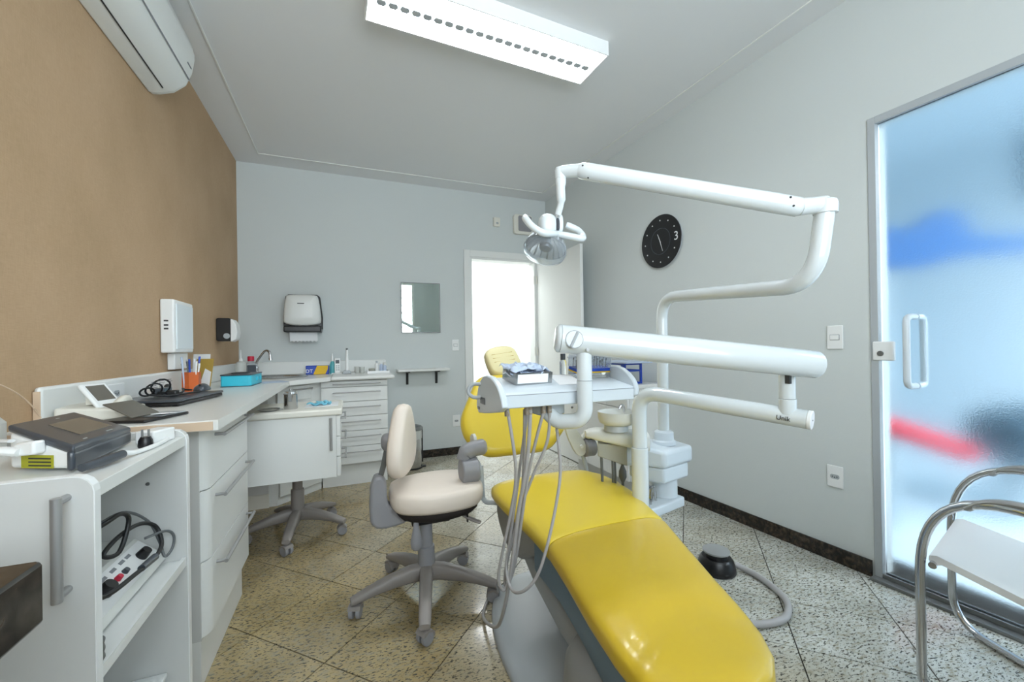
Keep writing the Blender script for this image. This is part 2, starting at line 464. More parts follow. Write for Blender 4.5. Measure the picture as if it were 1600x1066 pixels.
# dark granite skirting in separate lengths
bt, bh = 0.012, 0.078
sk = struct('baseboard_back', MB().box(0.40, 1.150, YB - 0.004, YB, 0, bh - 0.002), 'grout')
for a, b in ((0.40, 0.775), (0.777, 1.150)):
    build('skirting_tile', MB().box(a, b, YB - bt, YB - 0.003, 0, bh), 'dgranite', sk, bevel=0.0015)
sk = struct('baseboard_right', MB().prism([(xw(1.16), 1.16), (xw(YB), YB), (xw(YB) - .004, YB), (xw(1.16) - .004, 1.16)], 'z', 0, bh - .002), 'grout')
ys = [1.155, 1.527, 1.933, 2.339, 2.745, 3.151, 3.557, 3.963, 4.17]
for a, b in zip(ys[:-1], ys[1:]):
    a += .0015; b -= .0015
    build('skirting_tile', MB().prism([(xw(a) - .003, a), (xw(b) - .003, b), (xw(b) - bt, b), (xw(a) - bt, a)], 'z', 0, bh), 'dgranite', sk, bevel=0.0015)

# ------------------------------------------------------------------ door in the back wall (opened into the room)
d1 = struct('door_1', MB().box(1.153, DX0, YB - 0.014, YB, 0, DZ + 0.07).box(DX1, DX1 + 0.065, YB - 0.014, YB, 0, DZ + 0.07).box(DX0, DX1, YB - 0.014, YB, DZ, DZ + 0.07), 'trim', bevel=0.003)
build('door_lining', MB().box(DX0, DX0 + 0.022, YB, YB + TH, 0, DZ).box(DX1 - 0.022, DX1, YB, YB + TH, 0, DZ).box(DX0 + .022, DX1 - .022, YB, YB + TH, DZ - 0.022, DZ), 'trim', d1, bevel=0.002)
lf = build('door_leaf', MB().box(1.998, 2.030, 3.255, 4.164, 0.008, 2.045), 'trim', d1, bevel=0.002)
hg = MB()
for z in (0.25, 1.05, 1.85): hg.cyl((1.986, 4.160, z - .045), (1.986, 4.160, z + .045), 0.008, n=10).box(1.962, 1.985, 4.1815, 4.184, z - .045, z + .045)
build('hinge', hg, 'cream', lf)
hd = MB().cyl((1.998, 3.315, 1.0), (1.950, 3.315, 1.0), 0.009).tube(fillet([(1.952, 3.315, 1.0), (1.952, 3.43, 1.0)], .02), 0.008)
build('door_handle', hd, 'metal', lf)
# corridor behind that door
struct('floor_corridor', MB().box(0.9, 2.9, YB + TH, 6.2, -0.12, 0.0), 'granite')
struct('wall_corridor_far', MB().box(0.8, 3.0, 6.1, 6.2, 0, 2.75), 'trim')
struct('wall_corridor_left', MB().box(0.85, 0.95, YB + TH, 6.1, 0, 2.75), 'trim')
struct('wall_corridor_right', MB().box(2.36, 2.46, YB + TH, 6.1, 0, 2.75), 'trim')
struct('ceiling_corridor', MB().box(0.8, 2.6, YB + TH, 6.2, 2.75, 2.85), 'trim')

# ------------------------------------------------------------------ frosted glass door in the right wall
fr = MB()
def rw(y, z0, z1, y1, o0, o1, mb): return mb.prism([(xw(y) + o0, y), (xw(y) + o1, y), (xw(y1) + o1, y1), (xw(y1) + o0, y1)], 'z', z0, z1)
rw(GY1 - 0.030, 0.012, GZ, GY1, -0.006, 0.035, fr); rw(GY0, 0.012, GZ, GY0 + 0.030, -0.006, 0.035, fr)
rw(GY0 + .030, GZ - 0.034, GZ, GY1 - .030, -0.006, 0.035, fr)
d2 = struct('door_2', fr, 'lgrey', bevel=0.002)
sill = MB(); rw(GY0, 0.0, 0.014, GY1, -0.045, 0.06, sill); rw(GY0 + .03, .014, .034, GY1 - .03, -0.006, 0.004, sill); rw(GY0 + .03, .014, .034, GY1 - .03, 0.026, 0.035, sill)
build('bottom_track', sill, 'dmetal', d2, bevel=0.0015)
gl = MB(); rw(GY0 + 0.03, 0.016, GZ - 0.034, GY1 - 0.036, 0.009, 0.019, gl)
gp = build('glass_pane', gl, 'frosted', d2)
hx = xw(1.0)
hpts = fillet([(hx + .009, 0.996, 0.905), (hx - .055, 0.998, 0.905), (hx - .055, 0.998, 1.205), (hx + .009, 0.996, 1.205)], 0.045)
build('pull_handle', MB().tube(hpts, 0.013, 14), 'enamel2', gp)
hpts = fillet([(hx + .019, 0.996, 0.905), (hx + .075, 0.996, 0.905), (hx + .075, 0.996, 1.205), (hx + .019, 0.996, 1.205)], 0.045)
build('pull_handle', MB().tube(hpts, 0.013, 14), 'enamel2', gp)
lk = MB(); rw(1.062, 1.012, 1.100, 1.140, -0.014, 0.009, lk)
lo = build('lock_case', lk, 'white', d2, bevel=0.006)
build('lock_cylinder', MB().cyl((hx - .024, 1.108, 1.045), (hx - .010, 1.108, 1.045), 0.012, n=16), 'dmetal', lo)
# what stands beyond the glass: lobby with a bench, a blue sign and dark seats
struct('lobby_sky_cover', MB().box(2.55, 5.7, -2.6, 4.1, 3.0, 3.1), 'lobbywall')  # added cover that keeps bright sky out of the top of the glass
struct('floor_lobby', MB().box(2.55, 6.2, -2.6, 4.3, -0.12, 0.0), 'lobbywall')
struct('wall_lobby', MB().box(5.6, 5.7, -2.6, 4.1, 0, 3.0), 'lobbywall')
struct('wall_lobby_end', MB().box(2.5, 5.6, 4.0, 4.1, 0, 3.0), 'lobbywall')

# ------------------------------------------------------------------ louvred window behind the camera
w1 = struct('window_1', MB().box(WX0, WX0 + .04, YF - .10, YF - .02, WZ0, WZ1).box(WX1 - .04, WX1, YF - .10, YF - .02, WZ0, WZ1)
            .box(WX0 + .04, WX1 - .04, YF - .10, YF - .02, WZ0, WZ0 + .04).box(WX0 + .04, WX1 - .04, YF - .10, YF - .02, WZ1 - .04, WZ1), 'trim', bevel=.003)
z = WZ0 + 0.10
while z < WZ1 - 0.06:
    sl = MB(); sl.M = Matrix.Translation((0, YF - .06, z)) @ Matrix.Rotation(math.radians(20), 4, 'X')
    sl.box(WX0 + .045, WX1 - .045, -0.05, 0.05, -0.003, 0.003)
    build('louvre_slat', sl, 'slat', w1)
    z += 0.16

# ------------------------------------------------------------------ worktop run and fixed cabinets
WZ = 0.890
t = T('worktop', 'long white L-shaped worktop with upstand along the brown wall and back wall', 'worktop', (XL + .25, 2.4, 0.85))
outl = [(XL + .001, 1.52), (-0.372, 1.52), (-0.372, 3.24), (-0.118, 3.50), (0.365, 3.50), (0.365, YB - .001), (XL + .001, YB - .001)]
# slab with a round hole for the sink: split into a ring of strips around it
SX, SY, SR = -0.50, 3.72, 0.185
slab = MB()
def hole_slab(mb, poly, c, r, z0, z1, n=40):
    """poly (convex around c) joined to a circular hole"""
    ang = [2 * PI * k / n for k in range(n)]
    outer = []
    for a in ang:
        d = (math.cos(a), math.sin(a)); best = 9
        for i in range(len(poly)):
            p, q = poly[i], poly[(i + 1) % len(poly)]; e = (q[0] - p[0], q[1] - p[1])
            den = d[0] * e[1] - d[1] * e[0]
            if abs(den) < 1e-9: continue
            tt = ((p[0] - c[0]) * e[1] - (p[1] - c[1]) * e[0]) / den
            ss = ((p[0] - c[0]) * d[1] - (p[1] - c[1]) * d[0]) / den
            if tt > 0 and -1e-6 <= ss <= 1 + 1e-6: best = min(best, tt)
        outer.append((c[0] + d[0] * best, c[1] + d[1] * best))
    inner = [(c[0] + r * math.cos(a), c[1] + r * math.sin(a)) for a in ang]
    vs = [(x, y, z1) for x, y in outer] + [(x, y, z1) for x, y in inner] + [(x, y, z0) for x, y in outer] + [(x, y, z0) for x, y in inner]
    fs = []
    for i in range(n):
        j = (i + 1) % n
        fs += [(i, j, n + j, n + i), (2 * n + j, 2 * n + i, 3 * n + i, 3 * n + j), (i, 2 * n + i, 2 * n + j, j), (n + i, n + j, 3 * n + j, 3 * n + i)]
    mb._add(vs, fs)
    return mb
slab.box(XL + .001, -0.372, 1.522, 3.24, WZ - .032, WZ)
# corner section with sink cut-out: exact corners kept by angle-sorted union
cor = [(XL + .001, 1.522), (-0.372, 1.522), (-0.372, 3.2405), (-0.118, 3.50), (-0.118, YB - .001), (XL + .001, YB - .001)]
def hole_slab2(poly, c, r, z0, z1, n=48):
    angs = sorted(set([2 * PI * k / n for k in range(n)] + [math.atan2(p[1] - c[1], p[0] - c[0]) % (2 * PI) for p in poly]))
    mb = MB(); N = len(angs); outer = []
    for a in angs:
        d = (math.cos(a), math.sin(a)); best = 9
        for i in range(len(poly)):
            p, q = poly[i], poly[(i + 1) % len(poly)]; e = (q[0] - p[0], q[1] - p[1])
            den = d[0] * e[1] - d[1] * e[0]
            if abs(den) < 1e-9: continue
            tt = ((p[0] - c[0]) * e[1] - (p[1] - c[1]) * e[0]) / den
            ss = ((p[0] - c[0]) * d[1] - (p[1] - c[1]) * d[0]) / den
            if tt > 0 and -1e-6 <= ss <= 1 + 1e-6: best = min(best, tt)
        outer.append((c[0] + d[0] * best, c[1] + d[1] * best))
    inner = [(c[0] + r * math.cos(a), c[1] + r * math.sin(a)) for a in angs]
    vs = [(x, y, z1) for x, y in outer] + [(x, y, z1) for x, y in inner] + [(x, y, z0) for x, y in outer] + [(x, y, z0) for x, y in inner]
    fs = []
    for i in range(N):
        j = (i + 1) % N
        fs += [(i, j, N + j, N + i), (2 * N + j, 2 * N + i, 3 * N + i, 3 * N + j), (i, 2 * N + i, 2 * N + j, j), (N + i, N + j, 3 * N + j, 3 * N + i)]
    mb._add(vs, fs); return mb
build('worktop_slab', hole_slab2(cor, (SX, SY), SR, WZ - .032, WZ), 'worktop', t, bevel=0.014, seg=4)
build('worktop_slab', MB().box(-0.1175, 0.365, 3.50, YB - .001, WZ - .032, WZ), 'worktop', t, bevel=0.014, seg=4)
build('end_edge', MB().box(XL + .002, -0.385, 1.5175, 1.5225, WZ - .030, WZ - .004), 'edge', t, label='bare beige board edge of the worktop')
bs = MB().box(XL + .001, XL + .020, 1.66, YB - .001, WZ, 1.003)
build('upstand', bs, 'laminate', t, bevel=0.010, seg=3)
build('upstand_end', MB().box(XL + .002, XL + .018, 1.6575, 1.6605, WZ + .001, 0.990), 'edge', t, label='bare beige end of the upstand')
build('upstand', MB().box(XL + .021, 0.350, YB - .020, YB - .001, WZ, 1.003), 'laminate', t, bevel=0.006)
tx = MB()
for c0 in (2.40, 2.49, 2.58):
    for r in range(4 if c0 < 2.57 else 2):
        tx.box(XL + .020, XL + .0208, c0, c0 + 0.055 + 0.012 * ((r * 7) % 2), 0.962 - r * 0.009, 0.965 - r * 0.009)
build('printed_note', tx, 'paleprint', t, label='small rows of grey print stuck on the upstand')
t.children[0]

def socket(name, label, c, n, ux, wd=0.072, ht=0.112, kind='socket', group=None):
    """wall plate: c centre on wall, n outward normal, ux width direction"""
    n = Vector(n).normalized(); ux = Vector(ux).normalized(); uz = Vector((0, 0, 1))
    o = T(name, label, 'switch' if kind == 'switch' else 'socket', c, group)
    def bx(a0, a1, z0, z1, d0, d1):
        b = MB(); b.M = Matrix.Translation(c) @ axes(ux, n, uz); b.box(a0, a1, d0, d1, z0, z1); return b
    build('plate', bx(-wd / 2, wd / 2, -ht / 2, ht / 2, 0.0005, 0.008), 'white', o, bevel=0.003)
    if kind == 'switch':
        build('rocker', bx(-.019, .019, -.012, .012, .008, .0125), 'white', o, bevel=0.002)
        build('rocker_gap', bx(-.021, .021, -.014, .014, .0078, .0086), 'paleprint', o)
    else:
        b = MB(); b.M = Matrix.Translation(c) @ axes(ux, n, uz)
        b.prism(rrect(-.020, .020, -.011, .011, .009), 'y', .0078, .0095)
        s = build('socket_insert', b, 'lgrey', o)
        h = MB(); h.M = b.M
        for q in (-.010, 0, .010): h.cyl((q, .009, 0 if q else -.003), (q, .0102, 0 if q else -.003), 0.0028, n=8)
        build('pin_hole', h, 'black', s)
    return o
rn = (-1, -SL, 0); ru = (SL, -1, 0)
socket('light_switch', 'white light switch on the grey wall beside the frosted glass door', (xw(1.295) - .0005, 1.295, 1.124), rn, ru, 0.070, 0.118, 'switch')
socket('wall_socket', 'white socket low on the grey wall beside the frosted glass door', (xw(1.305) - .0005, 1.305, 0.428), rn, ru, 0.072, 0.108)
socket('light_switch', 'white light switch on the back wall left of the open door', (1.050, YB - .0005, 1.132), (0, -1, 0), (1, 0, 0), 0.072, 0.116, 'switch')
socket('wall_socket', 'white socket low on the back wall behind the waste bin', (1.048, YB - .0005, 0.347), (0, -1, 0), (1, 0, 0), 0.078, 0.118)
socket('wall_socket', 'white double socket plate on the worktop upstand behind the telephone', (XL + .0205, 2.07, 0.945), (1, 0, 0), (0, 1, 0), 0.13, 0.075)

def bar_handle(parent, a, b, n, r=0.0055, off=0.028, name='handle', m='metal'):
    """bar from a to b (on the face), standing off along n"""
    a, b, n = Vector(a), Vector(b), Vector(n).normalized(); u = (b - a).normalized()
    A, B = a + n * off, b + n * off
    mb = MB().tube([A - u * .004, B + u * .004], r, 12)
    for p, s in ((a, 1), (b, -1)):
        q = p + u * s * .004
        mb.tube([q, q + n * off], r * .85, 10)
    return build(name, mb, m, parent)

# drawer cabinet under the near end of the worktop
CY0, CY1, CX = 1.630, 2.225, -0.430
t = T('drawer_cabinet', 'white three-drawer base cabinet beside the shelf trolley, under the near end of the worktop', 'cabinet', (-.65, 1.93, 0))
build('carcass', MB().box(XL + .002, CX - .022, CY0, CY1, 0.155, WZ - .033), 'lamgrey', t, bevel=0.001)
build('plinth', MB().box(XL + .05, CX - .025, CY0 + .002, CY1 - .03, 0.0, 0.155), 'laminate', t)
for z0, z1 in ((0.645, 0.852), (0.412, 0.641), (0.165, 0.408)):
    pts = [(CX - .021, CY0 + .001), (CX - .021, CY1 - .001)] + [(CX - .028 + .028 * math.cos(a), CY1 - .012 + .011 * math.sin(a)) for a in (PI / 2, PI / 4, 0)]
    pts += [(CX, CY0 + .05)] + [(CX - .03 + .03 * math.cos(a), CY0 + .05 + .049 * math.sin(a)) for a in (-.35, -.75, -1.15, -PI / 2)]
    dr = build('drawer_front', MB().prism(pts, 'z', z0, z1), 'laminate', t, bevel=0.002)
    bar_handle(dr, (CX, CY0 + .085, z1 - .038), (CX, CY1 - .050, z1 - .038), (1, 0, 0), 0.0065, 0.030)
# grey side support beyond the cabinet where the roller cart parks
t = T('knee_panel', 'low grey-white back panel behind the wheeled cart under the worktop', 'panel', (-.6, 3.3, 0))
build('panel', MB().box(XL + .002, -0.52, 3.315, 3.335, 0.10, WZ - .033), 'lamgrey', t)
build('panel_foot', MB().box(XL + .002, -0.52, 3.318, 3.332, 0.0, 0.10), 'cream', t)

# diagonal sink cabinet in the corner
t = T('sink_cabinet', 'white corner cabinet set diagonally under the round sink', 'cabinet', (-.5, 3.75, 0))
pl = [(XL + .002, 3.337), (-0.47, 3.337), (-0.200, 3.607), (-0.200, YB - .002), (XL + .002, YB - .002)]
build('carcass', MB().prism(pl, 'z', 0.0, 0.66), 'laminate', t)
nd = Vector((1, -1, 0)).normalized(); ud = Vector((1, 1, 0)).normalized(); dc = Vector((-0.335, 3.472, 0))
def onface(a, z, o=0.0): p = dc + ud * a + nd * o; return (p.x, p.y, z)
fas = MB(); fas.M = Matrix.Translation(dc) @ axes(ud, nd, (0, 0, 1))
fas.box(-.190, .190, 0.000, .018, 0.66, WZ - .033); build('apron', fas, 'laminate', t)
build('side_filler', MB().box(XL + .002, -.472, 3.338, 3.350, .661, WZ - .033), 'laminate', t)
build('side_filler', MB().box(-.213, -.201, 3.610, YB - .002, .661, WZ - .033), 'laminate', t)
for a0, a1, hs in ((-.183, -.003, 1), (.003, .183, -1)):
    b = MB(); b.M = fas.M; b.box(a0, a1, .001, .018, .06, .655)
    d = build('door', b, 'laminate', t, bevel=0.002)
    ha = a1 - .02 if hs > 0 else a0 + .02
b = MB(); b.M = fas.M; b.box(-.10, .08, .018, .036, 0.735, 0.84); d = build('drawer_front', b, 'laminate', t, bevel=0.002)
bar_handle(d, onface(-.085, .815, .036), onface(.065, .815, .036), nd, 0.005, 0.024)

# bank of six shallow drawers on the back wall
BX0, BX1, BY = -0.192, 0.312, 3.560
t = T('drawer_bank', 'white cabinet of six shallow drawers at the right end of the worktop', 'cabinet', (.08, 3.86, 0))
build('carcass', MB().box(BX0, BX1, BY + .021, YB - .002, 0.165, WZ - .033), 'lamgrey', t)
build('plinth', MB().box(BX0 + .002, BX1 - .006, BY + .05, YB - .03, 0.0, 0.165), 'laminate', t)
zs = [0.852, 0.803, 0.683, 0.566, 0.446, 0.322, 0.180]
for k in range(6):
    z1, z0 = zs[k] - .002, zs[k + 1] + .002
    dr = build('drawer_front', MB().box(BX0 + .001, BX1 - .001, BY, BY + .020, z0, z1), 'laminate', t, bevel=0.002)
    hz = z1 - (.022 if k == 0 else .040)
    bar_handle(dr, (BX0 + .089, BY, hz), (BX1 - .060, BY, hz), (0, -1, 0), 0.0045, 0.026)

# sink, tap
t = T('sink', 'round stainless steel sink let into the corner of the worktop', 'sink', (SX, SY, WZ))
build('bowl', MB().lathe([(.205, .001), (.208, .008), (.200, .013), (.188, .012), (.178, .000), (.165, -.06), (.13, -.12), (.03, -.135), (0, -.135)], (SX, SY, WZ), 48)._add([], []), 'steel', t, ang=60)
build('drain', MB().lathe([(0, .004), (.025, .003), (.028, 0)], (SX, SY, WZ - .135), 20), 'dmetal', t)
t = T('tap', 'chrome gooseneck tap standing behind the round sink', 'tap', (-.682, 3.885, WZ))
fx, fy = -0.682, 3.885
build('tap_body', MB().lathe([(.030, 0), (.030, .006), (.018, .012), (.016, .060), (.019, .066), (.017, .085), (.008, .09)], (fx, fy, WZ)), 'chrome', t)
sp = smooth([(fx, fy, WZ + .07), (fx + .002, fy, WZ + .12), (fx + .03, fy - .02, WZ + .165), (fx + .065, fy - .05, WZ + .207), (fx + .09, fy - .075, WZ + .215), (fx + .108, fy - .09, WZ + .197), (fx + .114, fy - .095, WZ + .150)], 6)
build('spout', MB().tube(sp, 0.0095, 14), 'chrome', t)
build('spout_tip', MB().cyl((fx + .1135, fy - .0945, WZ + .158), (fx + .1145, fy - .0955, WZ + .136), .0125), 'chrome', t)
kn = MB().lathe([(.008, 0), (.017, .004), (.019, .02), (.014, .03), (0, .032)], (fx - .018, fy - .02, WZ + .035), 12, axis=(-.6, -.8, .1))
build('tap_knob', kn, 'chrome', t)

# ------------------------------------------------------------------ things fixed to the walls
t = T('towel_dispenser', 'white paper towel dispenser with black frame on the back wall above the sink', 'dispenser', (-.36, YB, 1.42))
body = [(-.508, 1.290), (-.512, 1.40), (-.492, 1.580), (-.470, 1.598), (-.240, 1.602), (-.216, 1.584), (-.196, 1.40), (-.198, 1.290)]
build('back_frame', MB().prism(body, 'y', YB - .001, YB - .100), 'black', t, bevel=.008)
fc = [(-.494, 1.318), (-.502, 1.40), (-.482, 1.570), (-.462, 1.588), (-.248, 1.592), (-.226, 1.574), (-.206, 1.40), (-.212, 1.318)]
def ringy(pts, s, y, cx=-.355, cz=1.455): return [(cx + (p[0] - cx) * s, y, cz + (p[1] - cz) * s) for p in pts]
fr_ = [(p[0], p[1]) for p in chaikin(fc, 2)]
build('cover', MB().loft([ringy(fr_, 1.0, YB - .101), ringy(fr_, 1.0, YB - .165), ringy(fr_, .97, YB - .190), ringy(fr_, .88, YB - .205), ringy(fr_, .5, YB - .212)]), 'ac', t, ang=50)
build('dispenser_mouth', MB().box(-.500, -.205, YB - .185, YB - .002, 1.262, 1.318), 'black', t, bevel=.010)
tow = [(-.462, 1.262)]; n = 8
for k in range(n):
    x = -.455 + .205 * k / (n - 1); tow += [(x, 1.175), (x + .012, 1.190)]
tow += [(-.240, 1.262)]
build('paper_towel', MB().prism(tow, 'y', YB - .115, YB - .118), 'paper', t)
pr_ = MB().box(-.388, -.335, YB - .2135, YB - .2115, 1.505, 1.513)
build('brand_print', pr_, 'darkprint', t)

t = T('soap_dispenser', 'black and white soap dispenser on the brown wall near the corner', 'dispenser', (XL, 3.58, 1.26))
sd = rrect(XL + .001, -.775, 1.178, 1.345, .014)
build('housing', MB().prism(sd, 'y', 3.515, 3.625), 'black', t, bevel=.004)
cv = [(-.776, 1.338), (-.762, 1.335), (-.742, 1.30), (-.735, 1.24), (-.742, 1.19), (-.776, 1.172)]
build('cover', MB().prism(cv, 'y', 3.512, 3.628), 'white', t, bevel=.005)
build('badge', MB().cyl((-.800, 3.5152, 1.215), (-.800, 3.512, 1.215), .020), 'lgrey', t)

t = T('film_viewer', 'white wall-mounted x-ray film viewer with blank white panel on the brown wall', 'film viewer', (XL, 2.75, 1.23))
build('case', MB().box(XL + .001, XL + .060, 2.560, 2.835, 1.100, 1.372), 'white', t, bevel=.008, seg=3)
build('viewing_panel', MB().box(XL + .058, XL + .064, 2.585, 2.822, 1.118, 1.352), 'lightbox', t, bevel=.002)
bt_ = MB()
for zc in (1.262, 1.240, 1.222): bt_.box(XL + .018, XL + .036, 2.558, 2.561, zc - .004, zc + .004)
build('button', bt_, 'darkprint', t)
t = T('junction_box', 'small white junction box on the brown wall under the film viewer', 'box', (XL, 2.74, 1.06))
build('case', MB().box(XL + .001, XL + .034, 2.645, 2.835, 1.012, 1.098), 'white', t, bevel=.004)
build('latch', MB().box(XL + .034, XL + .037, 2.80, 2.815, 1.04, 1.06), 'lgrey', t)

t = T('wall_mirror', 'small frameless wall mirror with thin metal edge on the back wall', 'mirror', (.70, YB, 1.51))
fr4 = MB().box(.507, .895, YB - .016, YB - .001, 1.262, 1.268).box(.507, .895, YB - .016, YB - .001, 1.758, 1.764).box(.507, .513, YB - .016, YB - .001, 1.268, 1.758).box(.889, .895, YB - .016, YB - .001, 1.268, 1.758)
build('metal_edge', fr4, 'dmetal', t)
build('mirror_glass', MB().box(.5135, .8885, YB - .012, YB - .001, 1.2685, 1.7575), 'mirror', t, flat=True)

t = T('wall_shelf', 'narrow white wall shelf on black brackets below the mirror', 'shelf', (.70, YB, .89))
build('shelf_board', MB().box(.450, .948, YB - .180, YB - .001, .882, .904), 'ac', t, bevel=.002)
for x in (.555, .845):
    build('bracket', MB().prism([(YB - .001, .880), (YB - .150, .880), (YB - .150, .872), (YB - .022, .860), (YB - .012, .750), (YB - .001, .745)], 'x', x - .012, x + .012), 'black', t, bevel=.002)

t = T('motion_sensor', 'small white motion sensor high on the back wall', 'sensor', (1.52, YB, 2.45))
build('case', MB().box(1.485, 1.560, YB - .035, YB - .001, 2.405, 2.505), 'cream', t, bevel=.012, seg=3)
build('lens', MB().ell((1.525, YB - .034, 2.44), (.016, .006, .012)), 'lgrey', t)
t = T('wall_vent', 'square white wall vent with dark grey grille above the open door', 'vent', (1.82, YB, 2.45))
build('frame', MB().prism(rrect(1.715, 1.935, 2.345, 2.560, .03), 'y', YB - .001, YB - .045), 'cream', t, bevel=.006)
build('grille', MB().prism(rrect(1.765, 1.925, 2.375, 2.545, .02), 'y', YB - .045, YB - .052), 'grey', t, bevel=.002)

# round clock on the right wall
cy_, cz_ = 2.422, 1.873; cx_ = xw(cy_)
nv = Vector((-1, -SL, 0)).normalized(); uv = Vector((SL, -1, 0)).normalized(); zv = Vector((0, 0, 1))
t = T('wall_clock', 'round black wall clock with white dots and a white 3', 'clock', (cx_, cy_, cz_))
K = Matrix.Translation((cx_, cy_, cz_)) @ axes(uv, nv, zv)
b = MB(); b.M = K; b.lathe([(.180, .001), (.190, .003), (.190, .014), (.186, .018)], (0, 0, 0), 48, axis=(0, 1, 0)); build('back_plate', b, 'lgrey', t)
b = MB(); b.M = K; b.lathe([(.196, .018), (.197, .021), (.195, .0235), (.100, .0238)], (0, 0, 0), 64, axis=(0, 1, 0)); build('dial', b, 'black', t)
b = MB(); b.M = K
b.loft([[( (r) * math.cos(a), .0238 + h, r * math.sin(a)) for a in [2 * PI * k / 48 for k in range(48)]] for r, h in ((.098, 0), (.098, .0015), (.094, .0015), (.094, 0))], True); build('dial_ring', b, 'slate', t)
for k in range(12):
    if k == 3: continue
    a = PI / 2 - k * PI / 6; b = MB(); b.M = K
    b.cyl((.155 * math.cos(a), .0238, .155 * math.sin(a)), (.155 * math.cos(a), .0255, .155 * math.sin(a)), .0052, n=10); build('hour_dot', b, 'white', t)
text('numeral', '3', 0.088, (cx_ + nv.x * .0256 + uv.x * .152, cy_ + nv.y * .0256 + uv.y * .152, cz_ + .003), axes(uv, zv, nv), 'white', t)
for a, L_, wd, nm in ((math.radians(-72), .080, .0028, 'minute_hand'), (math.radians(113), .062, .0032, 'hour_hand')):
    b = MB(); b.M = K; c_, s_ = math.cos(a), math.sin(a)
    b.prism([(-.01 * c_ - wd * s_, -.01 * s_ + wd * c_), (-.01 * c_ + wd * s_, -.01 * s_ - wd * c_), (L_ * c_ + wd * .5 * s_, L_ * s_ - wd * .5 * c_), (L_ * c_ - wd * .5 * s_, L_ * s_ + wd * .5 * c_)], 'y', .0262 + (0.001 if nm[0] == 'm' else 0), .0270 + (0.001 if nm[0] == 'm' else 0)); build(nm, b, 'white', t)

# air conditioner
t = T('air_conditioner', 'white split air conditioner high on the brown wall', 'air conditioner', (XL, 2.05, 2.36))
prof = [(XL + .001, 2.352), (-.82, 2.358), (-.765, 2.378), (-.715, 2.425), (-.690, 2.49), (-.678, 2.57), (-.690, 2.625), (-.72, 2.645), (XL + .001, 2.65)]
build('case', MB().prism(chaikin(prof[:1] + prof[1:-1] + prof[-1:], 1) if False else prof, 'y', 1.62, 2.472), 'ac', t, bevel=.006, ang=50)
endc = MB().prism([(p[0] if p[0] < XL + .01 else p[0] - .006, p[1] + (.004 if p[1] < 2.5 else -.004)) for p in prof], 'y', 2.472, 2.500)
build('end_cap', endc, 'ac', t, bevel=.012, seg=3, ang=60)
build('flap_gap', MB().prism([(-.797, 2.3655), (-.793, 2.3670), (-.793, 2.3640), (-.797, 2.3625)], 'y', 1.64, 2.43), 'black', t)
build('panel_seam', MB().prism([(-.704, 2.447), (-.7015, 2.452), (-.700, 2.450), (-.7025, 2.445)], 'y', 1.63, 2.470), 'paleprint', t)
build('display_mark', MB().box(-.692, -.684, 1.96, 2.02, 2.512, 2.522), 'darkprint', t)
build('display_mark', MB().box(-.694, -.686, 2.40, 2.45, 2.492, 2.497), 'paleprint', t)

# ceiling light
t = T('ceiling_light', 'surface-mounted twin fluorescent ceiling light with white louvres, switched on', 'light', (.72, 1.97, ZC))
Q = Matrix.Translation((.722, 1.965, 0)) @ Matrix.Rotation(math.radians(2.6), 4, 'Z')
def qb(*a):
    b = MB(); b.M = Q; b.box(*a); return b
z0, z1 = 2.676, ZC
hs = qb(-.615, .615, -.135, .135, z1 - .012, z1 - .0005)
hs.box(-.615, .615, -.135, -.129, z0, z1 - .012).box(-.615, .615, .129, .135, z0, z1 - .012).box(-.615, -.609, -.129, .129, z0, z1 - .012).box(.609, .615, -.129, .129, z0, z1 - .012)
build('housing', hs, 'white', t)
for yc in (-.066, .066):
    b = MB(); b.M = Q; b.cyl((-.59, yc, 2.722), (.59, yc, 2.722), .0125, n=16); build('fluorescent_tube', b, 'tube', t)
b = MB(); b.M = Q
b.box(-.605, .605, -.016, -.014, z0 + .004, z0 + .035).box(-.605, .605, .014, .016, z0 + .004, z0 + .035)
build('centre_channel', b, 'white', t)
for k in range(22):
    xa = -.58 + k * 1.16 / 22 + .007; xb = xa + 1.16 / 22 - .014
    b = MB(); b.M = Q; b.prism([(xa, -.006), (xa + .006, -.0175), (xb - .006, -.0175), (xb, -.006), (xb, .006), (xb - .006, .0175), (xa + .006, .0175), (xa, .006)], 'z', z0 - .001, z0 + .002)
    build('channel_plate', b, 'lgrey', t)
for k in range(23):
    x = -.58 + k * 1.16 / 22
    b = MB(); b.M = Q
    for s in (-1, 1):
        b.box(x - .0012, x + .0012, *sorted((s * .0185, s * .128)), z0 + .001, z0 + .022)
    build('louvre_blade', b, 'white', t)

